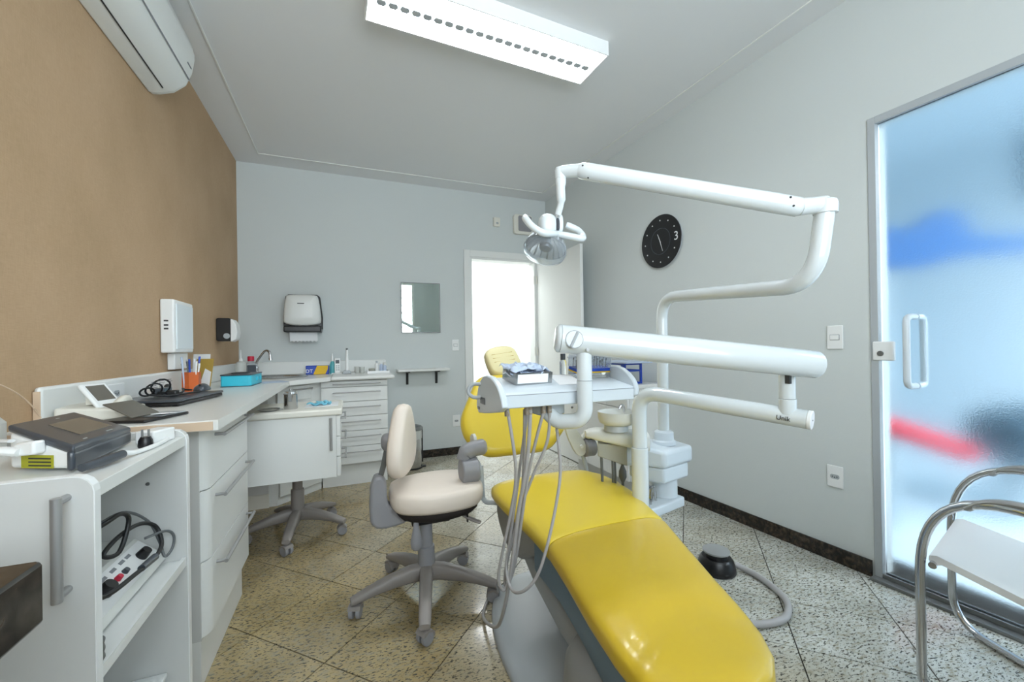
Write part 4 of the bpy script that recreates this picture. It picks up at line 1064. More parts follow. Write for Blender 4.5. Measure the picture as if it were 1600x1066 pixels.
# ------------------------------------------------------------------ five-star bases: stool and wheeled cart
def star(parent, cx, cy, R, a0, zh, m, caster_m, zhub=.115):
    for k in range(5):
        a = a0 + k * 2 * PI / 5; d = Vector((math.cos(a), math.sin(a), 0)); s = Vector((-d.y, d.x, 0)); rings = []
        for f, z, hw, hh in ((.05, zhub, .029, .036), (.25, zhub + .002, .028, .034), (.5, zhub - .006, .026, .028), (.75, zhub - .020, .025, .021), (.95, zhub - .036, .024, .016), (1.06, zhub - .044, .021, .011)):
            c = Vector((cx, cy, z)) + d * (R * f)
            rings.append([c + s * hw * _se(math.cos(2 * PI * j / 14), .6) + Vector((0, 0, hh * _se(math.sin(2 * PI * j / 14), .6))) for j in range(14)])
        build('base_leg', MB().loft(rings), m, parent, ang=60)
        c = Vector((cx, cy, 0)) + d * R; fw = Matrix.Translation(c) @ Matrix.Rotation(a + rnd.uniform(-1.2, 1.2), 4, 'Z')
        cb = MB(); cb.M = fw
        cb.prism([(-.029, .026), (-.027, .042), (-.016, .054), (0, .058), (.016, .054), (.026, .042), (.020, .040), (.0, .050), (-.02, .042), (-.024, .026)], 'y', -.025, .025)
        cb.prism([(-.026, .026), (-.02, .042), (0, .049), (.018, .042), (.004, .024)], 'y', -.005, .005)
        cb.cyl((0, 0, .056), (0, 0, .066), .009, n=10)
        cs = build('caster', cb, m, parent)
        for y0, y1 in ((-.023, -.0060), (.0060, .023)):
            b = MB(); b.M = fw; b.cyl((0, y0, .026), (0, y1, .026), .026, n=20); build('wheel', b, caster_m, cs, bevel=.003)
t = T('dental_stool', 'off-white stool with upright backrest on grey five-star base, beside the yellow chair', 'stool', (.317, 1.845, 0))
star(t, .317, 1.845, .300, math.atan2(1.537 - 1.845, .254 - .317), .1, 'grey2', 'grey')
build('gas_column', MB().lathe([(.036, .075), (.039, .10), (.0355, .215), (.036, .225), (.0285, .228), (.0275, .335)], (.317, 1.845, 0), 28), 'grey', t)
sx_, sy_ = .365, 1.850
so = [( -.205, -.03), (-.19, -.12), (-.09, -.175), (.06, -.185), (.17, -.15), (.210, -.05), (.210, .05), (.17, .15), (.06, .185), (-.09, .175), (-.19, .12), (-.205, .03)]
build('seat', pillow(so, (sx_, sy_, .459), (1, 0, 0), (0, 1, 0), (0, 0, 1), .094, it=2, rounds=.6), 'offwhite', t, ang=80)
under = MB().loft([[(sx_ + p[0] * s, sy_ + p[1] * s, z) for p in chaikin(so, 1)] for s, z in ((.86, .415), (.88, .402), (.78, .380), (.58, .362), (.2, .352))])
build('underside', under, 'tornblack', t, ang=60)
build('mechanism', MB().box(.25, .42, 1.80, 1.89, .332, .372), 'black', t, bevel=.008)
build('torn_strap', MB().box(.480, .486, 1.75, 1.76, .335, .400), 'black', t)
build('height_lever', MB().tube(smooth([(.44, 1.79, .375), (.475, 1.765, .358), (.505, 1.745, .345), (.535, 1.725, .335)], 4), [.006, .007, .008, .009, .010, .011, .012, .012, .0125, .0125, .0125, .012, .009], 12, flat=.6), 'grey2', t)
build('tilt_lever', MB().tube([(.262, 1.765, .372), (.262, 1.762, .345), (.262, 1.760, .31), (.262, 1.760, .285), (.262, 1.760, .262), (.262, 1.760, .252)], [.010, .013, .021, .025, .022, .010], 16, flat=.6), 'grey', t)
bo2 = [(-.085, -.142), (.085, -.142), (.150, -.105), (.165, -.03), (.125, .06), (.06, .150), (.02, .165), (-.02, .165), (-.06, .150), (-.125, .06), (-.165, -.03), (-.150, -.105)]
bn = Vector((1, -.38, -.02)).normalized(); bx_ = Vector((.38, 1, 0)).normalized(); by_ = bn.cross(bx_).normalized()
if by_.z < 0: by_ = -by_
build('backrest', pillow(bo2, (.222, 1.850, .695), bx_, by_, bn, .070, it=2), 'offwhite', t, ang=80)
build('back_knuckle', MB().ell((.160, 1.845, .700), (.030, .034, .038), 18, 12, .8), 'grey', t)
build('back_rod', MB().tube([(.158, 1.845, .685), (.140, 1.845, .60), (.122, 1.845, .535)], .0115, 12, flat=.8), 'dmetal', t)
slv = [(.088, .565), (.148, .565), (.152, .45), (.168, .430), (.235, .425), (.250, .400), (.250, .365), (.20, .345), (.13, .340), (.095, .352), (.078, .39)]
build('back_bracket', MB().prism(chaikin(slv, 1), 'y', 1.808, 1.882), 'grey', t, bevel=.012, seg=3)

t = T('wheeled_cart', 'white box cart on grey five-star wheeled base, parked under the worktop', 'cart', (-.285, 2.78, 0))
star(t, -.285, 2.780, .270, math.atan2(2.511 - 2.78, -.314 + .285), .1, 'grey2', 'grey', .120)
build('gas_column', MB().lathe([(.036, .09), (.038, .105), (.036, .262), (.034, .270), (.028, .272), (.0275, .388)], (-.285, 2.780, 0), 28), 'grey2', t)
QX0, QX1, QY0, QY1, QZ0, QZ1 = -.500, -.038, 2.480, 2.900, .398, .738
build('cabinet_box', MB().box(QX0, QX1 - .021, QY0 + .019, QY1, QZ0, QZ1), 'lamgrey', t, bevel=.001)
dr = build('door', MB().box(QX0, QX1 - .021, QY0, QY0 + .0185, QZ0, QZ1), 'laminate', t, bevel=.001)
bar_handle(dr, (-.085, QY0, .555), (-.085, QY0, .725), (0, -1, 0), .007, .026)
for z0, z1 in ((.402, .508), (.511, .620), (.623, .736)):
    d = build('drawer_front', MB().box(QX1 - .0205, QX1, QY0 + .001, QY1, z0, z1), 'laminate', t, bevel=.002)
    bar_handle(d, (QX1, QY0 + .10, z1 - .03), (QX1, QY1 - .08, z1 - .03), (1, 0, 0), .0055, .026)
build('top_board', MB().box(QX0 - .01, QX1 + .012, QY0 - .012, QY1 + .01, QZ1 + .001, .776), 'cream', t, bevel=.010, seg=3)

# things on the cart
t = T('steel_canister', 'small lidded steel canister standing on the wheeled cart', 'canister', (-.290, 2.585, .777))
build('can_body', MB().lathe([(.033, 0), (.0345, .003), (.0345, .078), (.036, .081)], (-.292, 2.590, .777), 32), 'steel', t)
build('can_lid', MB().lathe([(.0365, .082), (.0365, .090), (.034, .097), (.022, .102), (.006, .104), (.008, .112), (0, .114)], (-.292, 2.590, .777), 32), 'steel', t)
build('can_clasp', MB().box(-.300, -.284, 2.5525, 2.5555, .820, .872), 'dmetal', t)
t = T('blue_gloves', 'crumpled pale blue gloves on white paper on the wheeled cart', 'gloves', (-.16, 2.68, .778))
build('paper_sheet', MB().box(-.225, -.050, 2.60, 2.80, .7765, .7785), 'paper', t)
for i, (x, y, l, a) in enumerate(((-.17, 2.66, .10, .3), (-.13, 2.70, .09, -.4), (-.15, 2.64, .08, .0), (-.11, 2.66, .06, .9))):
    pts = [(x + (k / 5 - .5) * l * math.cos(a), y + (k / 5 - .5) * l * math.sin(a), .790 + .007 * math.sin(k * 2.1 + i)) for k in range(6)]
    build('glove_fold', MB().tube(smooth(pts, 3), [.004 + .009 * math.sin(PI * (k + .5) / 16) for k in range(16)], 10, flat=.6), 'bluecloth', t)
t = T('steel_dish', 'flat dark steel dish lying at the front left of the wheeled cart', 'dish', (-.40, 2.56, .777))
build('dish', MB().lathe([(.040, 0), (.052, .006), (.054, .010), (.050, .008), (0, .004)], (-.395, 2.560, .7775), 28), 'steel', t)
build('dish_handle', MB().box(-.352, -.325, 2.535, 2.545, .783, .786), 'dmetal', t)

# ------------------------------------------------------------------ waste bin
t = T('pedal_bin', 'small steel pedal bin with dark lid and liner, behind the stool', 'bin', (.555, 3.88, 0))
bx, by = .553, 3.872
build('bin_body', MB().lathe([(.082, .012), (.085, .02), (.085, .285), (.082, .29)], (bx, by, 0), 36), 'steel', t)
build('liner', MB().lathe([(.086, .275), (.088, .30), (.087, .35), (.084, .352)], (bx, by, 0), 36), 'milky', t)
build('bin_lid', MB().lathe([(.090, .352), (.091, .372), (.085, .386), (.05, .396), (0, .398)], (bx, by, 0), 36), 'dmetal', t)
build('lid_label', MB().box(bx - .045, bx + .010, by - .045, by - .012, .3965, .3985), 'paper', t)
build('bin_foot', MB().lathe([(.088, 0), (.088, .012), (.080, .014)], (bx, by, 0), 36), 'black', t)
build('pedal', MB().box(bx + .080, bx + .120, by - .020, by + .020, .004, .014), 'black', t, bevel=.002)
build('rear_hinge', MB().box(bx + .082, bx + .094, by - .012, by + .012, .05, .375), 'black', t)

# ------------------------------------------------------------------ low cabinet on the right wall behind the spittoon
t = T('low_cabinet', 'white low cabinet against the right wall behind the spittoon unit', 'cabinet', (1.98, 2.8, .13))
LX, LY0, LY1 = 1.86, 2.42, 3.225
def rx(y): return xw(y) - .003
build('carcass', MB().prism([(LX + .02, LY0), (rx(LY0), LY0), (rx(LY1), LY1), (LX + .02, LY1)], 'z', .12, .782), 'laminate', t)
build('plinth', MB().prism([(LX + .07, LY0 + .02), (rx(LY0 + .02), LY0 + .02), (rx(LY1), LY1), (LX + .07, LY1)], 'z', 0, .12), 'lamgrey', t)
build('top_board', MB().prism([(LX - .012, LY0 - .01), (rx(LY0 - .01), LY0 - .01), (rx(LY1), LY1), (LX - .012, LY1)], 'z', .783, .812), 'laminate', t, bevel=.004)
for a, b_ in ((LY0 + .003, 2.68), (2.684, 2.95), (2.954, LY1 - .003)):
    d = build('drawer_front', MB().box(LX, LX + .0195, a, b_, .645, .778), 'laminate', t, bevel=.002)
    bar_handle(d, (LX, a + .05, .735), (LX, b_ - .05, .735), (-1, 0, 0), .0055, .026)
    d = build('door', MB().box(LX, LX + .0195, a, b_, .123, .641), 'laminate', t, bevel=.002)
    build('knob', MB().ell((LX - .012, b_ - .04, .56), (.012, .011, .011), 12, 8), 'dmetal', d)
t = T('blue_crate', 'blue plastic box frame on the low cabinet behind the tray', 'box', (1.98, 2.62, .813))
fx0, fx1, fy0, fy1 = 1.90, 2.06, 2.50, 2.74
cr_ = MB()
for x in (fx0, fx1 - .014):
    for y in (fy0, fy1 - .014): cr_.box(x, x + .014, y, y + .014, .813, .965)
for z in (.813, .905, .955):
    cr_.box(fx0 + .014, fx1 - .014, fy0, fy0 + .012, z, z + .012).box(fx0 + .014, fx1 - .014, fy1 - .012, fy1, z, z + .012)
    cr_.box(fx0, fx0 + .012, fy0 + .014, fy1 - .014, z, z + .012).box(fx1 - .012, fx1, fy0 + .014, fy1 - .014, z, z + .012)
build('crate_frame', cr_, 'blue', t)
build('crate_lid', MB().box(fx0 - .03, fx1 + .05, fy0 - .06, fy1 + .06, .968, .982), 'bluepaper', t, bevel=.003)

# ------------------------------------------------------------------ foot pedal with flat hose on the floor
t = T('foot_pedal', 'black round foot pedal with grey top and looped grey hose on the granite floor', 'foot pedal', (1.66, 1.50, 0))
px_, py_ = 1.655, 1.490
build('pedal_base', MB().lathe([(.086, 0), (.088, .006), (.085, .020), (.076, .055), (.066, .068)], (px_, py_, .001), 36), 'black', t)
build('pedal_neck', MB().lathe([(.052, .068), (.050, .086)], (px_, py_, .001), 28), 'black', t)
build('pedal_top', MB().lathe([(.050, .0865), (.060, .090), (.061, .098), (.050, .104), (0, .107)], (px_, py_, .001), 36), 'mgrey', t)
hp = smooth([(1.735, 1.455, .030), (1.76, 1.42, .017), (1.765, 1.36, .0145), (1.745, 1.27, .0145), (1.71, 1.19, .0145), (1.65, 1.135, .0145), (1.57, 1.105, .0145), (1.47, 1.12, .0145), (1.36, 1.18, .0145), (1.20, 1.27, .0145), (1.13, 1.33, .0145)], 8)
build('pedal_hose', MB().tube(hp, .0135, 14), 'hose', t)

# ------------------------------------------------------------------ chrome armchair at the right edge
t = T('tubular_chair', 'chrome tubular armchair with white seat by the frosted glass door', 'chair', (1.85, .55, 0))
D_ = Vector((-.345, -.938, 0)); FL = Vector((2.163, .845, 0)); NL = Vector((1.672, .727, 0))
def side_frame(F, nm, rear=.53, r0=.12):
    p = lambda d, z: F + D_ * d + Vector((0, 0, z))
    pts = fillet([p(rear, .013), p(0, .013), p(0, .665), p(.62, .662)], [r0, .30], 12)
    mb = MB().tube(pts, .0125, 16)
    return build(nm, mb, 'chrome', t)
s1_ = side_frame(NL, 'side_frame', .53, .04); s2_ = side_frame(FL, 'side_frame')
for F, par in ((NL, s1_), (FL, s2_)):
    p = lambda d, z: F + D_ * d + Vector((0, 0, z))
    A = [p(.13, .618), p(.18, .655), p(.26, .677), p(.40, .682), p(.60, .682)]
    build('arm_pad', MB().tube(smooth(A, 5), [.006] + [.013] * 20, 12, flat=.7), 'metal', par)
cr1 = NL + D_ * .0 + Vector((0, 0, .405)); cr2 = FL + Vector((0, 0, .405))
W_ = (cr2 - cr1)
def sp_(u, d, z): return NL + W_ * u + D_ * d + Vector((0, 0, z))
W_.z = 0
seat = MB(); prof = [(.035, .398), (.020, .410), (.022, .424), (.045, .434), (.30, .428), (.48, .418), (.48, .402), (.30, .408), (.06, .412)]
seat.loft([[sp_(u, d, z) for d, z in prof] for u in (.055, .30, .70, .945)])
build('seat', seat, 'white', t, ang=50, label='white vinyl sling seat')
build('front_rail', MB().tube([sp_(.02, .035, .404), sp_(.98, .035, .404)], .010, 12), 'chrome', t)
build('rear_rail', MB().tube([sp_(.02, .50, .404), sp_(.98, .50, .404)], .010, 12), 'chrome', t)
build('backrest', MB().loft([[sp_(u, d, z) for d, z in ((.50, .50), (.515, .50), (.60, .82), (.585, .82))] for u in (.055, .945)]), 'white', t)
for u in (.03, .97): build('back_tube', MB().tube([sp_(u, .50, .40), sp_(u, .53, .56), sp_(u, .605, .84)], .0105, 12), 'chrome', t)

# ------------------------------------------------------------------ beyond the glass
LO = Vector((2.96, 1.448, 0)); LU = Vector((.927, -.374, 0)); LN = Vector((.374, .927, 0))
def lob(pts, d0, d1, nm, m_, par, bev=0.01):
    b = MB(); b.M = Matrix.Translation(LO) @ axes(LU, LN, (0, 0, 1)); b.prism(pts, 'y', d0, d1); return build(nm, b, m_, par, bevel=bev)
t = T('red_slide', 'red sloping rounded bar blurred low beyond the frosted glass door', 'slide', (3.1, 1.33, 0))
build('red_bar', MB().tube([(2.86, 1.435, .632), (2.92, 1.41, .610), (3.15, 1.322, .525), (3.35, 1.245, .445), (3.40, 1.225, .42)], [.04, .056, .056, .054, .04], 18), 'sofa', t)
build('leg', MB().cyl((2.97, 1.39, 0), (2.97, 1.39, .56), .015), 'lobbywall', t)
build('leg', MB().cyl((3.32, 1.26, 0), (3.32, 1.26, .43), .015), 'lobbywall', t)
t = T('blue_sign', 'blue sign panel blurred beyond the frosted glass door', 'sign', (3.3, 1.3, 0))
lob([(-.15, 1.79), (-.15, 1.53), (.25, 1.535), (.5, 1.60), (.86, 1.622), (1.0, 1.62), (1.0, 1.72), (.86, 1.72), (.56, 1.73), (.53, 1.83), (.47, 1.88), (.36, 1.88), (.30, 1.85), (.2, 1.775)], 0, .04, 'sign_panel', 'lobbyblue', t)
build('sign_post', MB().cyl(tuple(LO + LU * .1 + LN * .055), tuple(LO + LU * .1 + LN * .055 + Vector((0, 0, 1.7))), .014), 'lobbywall', t)
t = T('lobby_armchair', 'dark blue-grey seat blurred beyond the frosted glass, above the chrome armchair', 'seat', (3.8, 1.27, 0))
lob([(.74, .44), (.74, .60), (.85, .66), (1.15, .68), (1.4, .66), (1.4, .32), (.9, .32)], -.1, .25, 'seat_pad', 'lobbydark', t, .04)
lob([(.82, 0), (1.35, 0), (1.35, .32), (.90, .32)], -.05, .2, 'seat_base', 'lobbywall', t)
t = T('hanging_panel', 'dark hanging panel high beyond the frosted glass at the right edge', 'panel', (3.8, 1.1, 2.1))
lob([(.88, 2.0), (.86, 2.33), (1.30, 2.36), (1.30, 1.93), (.94, 1.93)], -.02, .02, 'panel', 'lobbydark', t)
build('panel_cord', MB().cyl(tuple(LO + LU * 1.08 + Vector((0, 0, 2.35))), tuple(LO + LU * 1.08 + Vector((0, 0, 3.4))), .006), 'lobbydark', t)

# ------------------------------------------------------------------ things on the worktop by the sink
W0 = WZ + .0005
t = T('squeeze_bottle', 'white squeeze bottle with thin pointed spout left of the tap', 'bottle', (-.76, 3.80, WZ))
build('bottle_body', MB().lathe([(.034, 0), (.036, .006), (.036, .105), (.030, .125), (.014, .135)], (-.765, 3.76, W0), 28), 'milky', t)
build('spout_tip', MB().lathe([(.014, .136), (.012, .150), (.005, .160), (.0022, .225)], (-.765, 3.76, W0), 16), 'white', t)
t = T('red_cap_bottle', 'grey bottle with bright red cap behind the squeeze bottle', 'bottle', (-.75, 3.95, WZ))
build('bottle_body', MB().lathe([(.030, 0), (.032, .006), (.032, .115), (.020, .130)], (-.735, 3.96, W0), 24), 'lgrey', t)
build('bottle_cap', MB().lathe([(.024, .131), (.024, .165), (.021, .170), (0, .171)], (-.735, 3.96, W0), 24), 'red', t)
t = T('dark_tube', 'dark upright tube with pale rim just left of the tap', 'tube', (-.68, 3.80, WZ))
build('tube_body', MB().prism([(-.703, W0), (-.655, W0), (-.648, W0 + .105), (-.71, W0 + .105)], 'y', 3.68, 3.704), 'slate', t, bevel=.006)
build('tube_crimp', MB().box(-.712, -.646, 3.687, 3.697, W0 + .106, W0 + .114), 'lgrey', t)
t = T('wipes_pack', 'blue and yellow pack with white letters DT by the back upstand', 'pack', (-.24, 3.98, WZ))
build('pack_body', MB().box(-.330, -.145, 3.955, 3.995, W0, W0 + .078), 'blue', t, bevel=.006, seg=3)
b = MB().prism([(-.270, W0 + .002), (-.175, W0 + .002), (-.155, W0 + .045), (-.152, W0 + .076), (-.240, W0 + .076), (-.255, W0 + .04)], 'y', 3.9535, 3.956); build('yellow_panel', b, 'yprint', t)
text('lettering', 'DT', .042, (-.302, 3.954, W0 + .030), axes((1, 0, 0), (0, 0, 1), (0, -1, 0)), 'white', t)
t = T('blue_bottle', 'blue-green spray bottle with white nozzle right of the wipes pack', 'bottle', (-.12, 3.99, WZ))
build('bottle_body', MB().lathe([(.024, 0), (.026, .006), (.026, .075), (.018, .100), (.009, .112)], (-.118, 4.01, W0), 24), 'teal', t)
build('bottle_nozzle', MB().lathe([(.009, .113), (.008, .150), (.005, .162), (.005, .178), (0, .18)], (-.118, 4.01, W0), 16), 'white', t)
t = T('handheld_gauge', 'upright white handheld device with small grey display by the back upstand', 'device', (-.07, 3.96, WZ))
build('case', MB().box(-.100, -.052, 3.950, 3.972, W0 + .008, W0 + .138), 'white', t, bevel=.006)
build('display', MB().box(-.091, -.061, 3.9485, 3.9505, W0 + .092, W0 + .122), 'slate', t)
for i in range(3):
    for j in range(2): build('key', MB().box(-.089 + j * .017, -.077 + j * .017, 3.9485, 3.9505, W0 + .030 + i * .018, W0 + .040 + i * .018), 'lgrey', t)
build('stand_foot', MB().box(-.125, -.040, 3.935, 3.990, W0, W0 + .008), 'white', t, bevel=.002)
t = T('curing_light', 'slim white curing light with grey tip standing in its base', 'device', (0.0, 3.92, WZ))
build('charger_base', MB().prism([(-.035, W0), (.035, W0), (.030, W0 + .022), (.018, W0 + .030), (-.028, W0 + .026)], 'y', 3.88, 3.97), 'lgrey', t, bevel=.004)
build('wand', MB().tube([(.002, 3.93, W0 + .026), (.003, 3.93, W0 + .10), (.004, 3.93, W0 + .165), (.004, 3.93, W0 + .212)], [.0145, .013, .010, .0085], 16), 'white', t)
build('wand_tip', MB().ell((.004, 3.925, W0 + .218), (.010, .012, .008), 12, 8), 'gcable', t)
for i, (x, y, h, lb) in enumerate(((.085, 3.95, .060, 'first of the clear tumblers right of the curing light'), (.130, 3.97, .055, 'second clear tumbler, nearer the white tray'))):
    t = T('clear_cup', lb, 'cup', (x, y, WZ), 'clear cups by the back upstand')
    build('cup_wall', MB().lathe([(.016, 0), (.018, .001), (.023, h), (.0215, h), (.016, .004), (0, .004)], (x, y, W0), 24), 'milky', t)
t = T('white_tray', 'shallow white tray holding bottles at the right end of the worktop', 'tray', (.26, 3.90, WZ))
tz = W0
build('tray_floor', MB().box(.165, .350, 3.78, 4.00, tz, tz + .006).box(.165, .350, 3.78, 3.786, tz + .006, tz + .022).box(.165, .350, 3.994, 4.00, tz + .006, tz + .022).box(.165, .171, 3.786, 3.994, tz + .006, tz + .022).box(.344, .350, 3.786, 3.994, tz + .006, tz + .022), 'white', t, bevel=.0015)
tz += .0065
t = T('green_tub', 'low grey-green tub in the white tray', 'tub', (.21, 3.9, tz))
build('tub', MB().lathe([(.026, 0), (.028, .030), (.024, .034), (0, .036)], (.208, 3.90, tz), 24), 'olive', t)
for i, (x, y, h, m_, nm, lb) in enumerate(((.252, 3.91, .100, 'white', 'small_bottle', 'white bottle with print in the white tray'), (.292, 3.92, .085, 'bluepaper', 'small_bottle', 'pale violet-blue bottle in the white tray'), (.318, 3.88, .075, 'bluepaper', 'small_bottle', 'squat pale blue bottle, rightmost in the white tray'), (.325, 3.95, .105, 'milky', 'small_bottle', 'cloudy clear bottle at the back corner of the white tray'))):
    t = T(nm, lb, 'bottle', (x, y, tz), 'bottles in the white tray')
    build('bottle_body', MB().lathe([(.015, 0), (.0165, .004), (.0165, h * .72), (.008, h * .82)], (x, y, tz), 20), m_, t)
    build('bottle_cap', MB().lathe([(.0095, h * .83), (.0095, h * .98), (.007, h), (0, h)], (x, y, tz), 16), 'white' if i else 'lgrey', t)
t = T('loose_papers', 'pale printed leaflet lying flat on the worktop right of the cyan box', 'paper', (-.47, 3.15, WZ))
b = MB(); b.M = Matrix.Translation((-.47, 3.20, W0)) @ Matrix.Rotation(.4, 4, 'Z'); b.box(-.075, .075, -.10, .10, 0, .0015); build('leaflet', b, 'bluepaper', t)

t = T('cyan_box', 'bright cyan plastic box with grey lid on the worktop', 'box', (-.62, 3.0, WZ))
K2 = Matrix.Translation((-.612, 3.02, W0)) @ Matrix.Rotation(math.radians(-2), 4, 'Z')
b = MB(); b.M = K2; b.prism(rrect(-.080, .080, -.125, .160, .015), 'z', .003, .066); build('box_body', b, 'cyan', t, bevel=.003)
b = MB(); b.M = K2; b.prism(rrect(-.083, .083, -.128, .163, .016), 'z', .0665, .074); build('box_lid', b, 'slate', t, bevel=.002)
b = MB(); b.M = K2; b.prism(rrect(-.082, .082, -.127, .162, .016), 'z', 0, .003); build('box_foot', b, 'slate', t)
b = MB(); b.M = K2; b.prism(rrect(-.045, .035, -.05, .07, .015), 'z', .0745, .080); build('lid_insert', b, 'darkprint', t)
for y in (.02, .10):
    b = MB(); b.M = K2; b.box(.080, .087, y - .018, y + .018, .026, .052); build('clasp', b, 'cyan', t, bevel=.002)

t = T('laptop', 'closed dark grey laptop on the worktop under black cables', 'laptop', (-.68, 2.25, WZ))
K2 = Matrix.Translation((-.700, 2.170, W0)) @ Matrix.Rotation(math.radians(-9), 4, 'Z')
def kb(par, nm, m_, *a, bev=0, lab=None):
    b = MB(); b.M = K2; b.box(*a); return build(nm, b, m_, par, bevel=bev, label=lab)
kb(t, 'laptop_base', 'black', -.118, .122, -.185, .185, .003, .016, bev=.003)
kb(t, 'laptop_lid', 'slate', -.122, .125, -.188, .188, .017, .027, bev=.004)
for p in (-.10, .10):
    for q_ in (-.16, .16): kb(t, 'rubber_foot', 'black', p - .008, p + .008, q_ - .008, q_ + .008, 0, .003)
for k in range(4): kb(t, 'port', 'darkprint', .1215, .1225, -.15 + k * .03, -.135 + k * .03, .006, .012)
lz = W0 + .0275
t = T('cable_bundle', 'tangled black power cables coiled on the closed laptop', 'cable', (-.71, 2.12, lz))
for q_ in range(3):
    r1 = .030 + .006 * q_; cxx, cyy = -.755 + .018 * q_, 2.105 + .014 * q_
    pts = [(cxx + r1 * .7 * math.sin(2 * PI * k / 16), cyy + r1 * math.cos(2 * PI * k / 16), lz + .006 + (.018 + .008 * q_) * (1 - math.cos(2 * PI * k / 16 + .6))) for k in range(16)]
    build('cable_loop', MB().tube(pts, .0036, 8, closed=True), 'rubber', t)
build('cable', MB().tube(smooth([(-.72, 2.11, lz + .02), (-.70, 2.15, lz + .012), (-.675, 2.16, lz + .006), (-.66, 2.19, lz + .014), (-.68, 2.25, lz + .022), (-.69, 2.31, lz + .012), (-.68, 2.36, lz + .006)], 6), .0042, 8), 'rubber', t)
build('cable', MB().tube(smooth([(-.74, 2.09, lz + .012), (-.69, 2.10, lz + .006), (-.65, 2.13, lz + .006), (-.63, 2.20, lz + .006), (-.625, 2.28, lz + .006), (-.66, 2.34, lz + .006)], 6), .0042, 8), 'rubber', t)
build('cable_tie', MB().box(-.70, -.665, 2.125, 2.165, lz + .001, lz + .024), 'black', t, bevel=.005)
t = T('power_brick', 'dark grey power adapter behind the cables on the laptop', 'adapter', (-.76, 2.30, lz))
build('brick', MB().box(-.790, -.750, 2.260, 2.350, lz + .001, lz + .026), 'slate', t, bevel=.004)
build('plug_head', MB().ell((-.775, 2.375, lz + .022), (.014, .016, .016), 12, 8), 'rubber', t)
t = T('computer_mouse', 'black and grey computer mouse at the far end of the laptop', 'mouse', (-.635, 2.37, lz))
build('mouse_body', MB().loft([[(-.640 + dx + hw * math.cos(2 * PI * k / 20), 2.365 + 0 * dx + s * .050 * 0 + yy + .0 * hw, max(lz + .001, lz + .004 + hh * math.sin(2 * PI * k / 20))) for k in range(20)] for yy, hw, hh, dx, s in ((-.050, .006, .004, 0, 0), (-.044, .022, .016, 0, 0), (-.02, .030, .026, 0, 0), (.01, .031, .030, 0, 0), (.036, .026, .022, 0, 0), (.050, .010, .008, 0, 0))]), 'slate', t, ang=60)
build('mouse_wheel', MB().cyl((-.644, 2.335, lz + .026), (-.636, 2.335, lz + .026), .007, n=12), 'rubber', t)
t = T('pen_cup', 'orange pencil holder full of pens below the film viewer', 'pen holder', (-.77, 2.66, WZ))
K3 = (-.765, 2.66)
hexa = [(K3[0] + .042 * math.cos(PI / 6 + k * PI / 3), K3[1] + .042 * math.sin(PI / 6 + k * PI / 3)) for k in range(6)]
hexi = [(K3[0] + .038 * math.cos(PI / 6 + k * PI / 3), K3[1] + .038 * math.sin(PI / 6 + k * PI / 3)) for k in range(6)]
cu_ = MB().loft([[(x, y, W0) for x, y in hexa], [(x, y, W0 + .105) for x, y in hexa], [(x, y, W0 + .105) for x, y in hexi], [(x, y, W0 + .005) for x, y in hexi]])
build('holder', cu_, 'orange', t, ang=20)
for i in range(8):
    a = i * .79; r_ = .020 + .006 * (i % 3); m_ = ('white', 'blue', 'paper', 'slate', 'lgrey', 'bluepaper', 'blue', 'white')[i]
    x, y = K3[0] + r_ * math.cos(a), K3[1] + r_ * math.sin(a); ztp = W0 + .125 + .012 * ((i * 3) % 4)
    pn = T('pen', ('white pen', 'dark blue marker', 'pale pencil', 'grey-black pen', 'grey pen', 'pale blue pen', 'bright blue pen', 'thin white pen')[i] + (' in the orange pencil holder' if i % 2 == 0 else ' standing in the orange pencil holder'), 'pen', (x, y, W0 + .006), 'pens in the orange holder')
    build('pen_barrel', MB().cyl((x, y, W0 + .0065), (x + .012 * math.cos(a), y + .012 * math.sin(a), ztp), .0042, n=10), m_, pn)
    build('pen_cap', MB().cyl((x + .012 * math.cos(a), y + .012 * math.sin(a), ztp + .0003), (x + .015 * math.cos(a), y + .015 * math.sin(a), ztp + .026), .005, n=10), m_, pn)
t = T('brochure_stand', 'standing printed brochures with gold and white covers beside the orange pen holder', 'brochures', (-.79, 2.82, WZ))
for i, (m_, y0, h, lean) in enumerate((('paper', 2.845, .200, .03), ('paper', 2.815, .160, .05), ('gold', 2.790, .175, .02))):
    b = MB(); b.M = Matrix.Translation((-.785 + .012 * i, y0, W0)) @ Matrix.Rotation(math.radians(-28), 4, 'Z') @ Matrix.Rotation(math.radians(-6 - 2 * i), 4, 'X')
    b.box(-.050, .055, 0, .0025, .002, h); br_ = build('brochure', b, m_, t)
    if i == 0:
        b2 = MB(); b2.M = b.M; b2.prism(chaikin([(-.02, .11), (.03, .10), (.045, .15), (.01, .178), (-.03, .16)], 1), 'y', -.0006, -.0001); build('printed_picture', b2, 'gold', br_)
    if i == 2:
        b2 = MB(); b2.M = b.M; b2.prism([(-.01, .03), (.05, .02), (.05, .10), (.01, .12)], 'y', -.0006, -.0001); build('printed_picture', b2, 'white', br_)

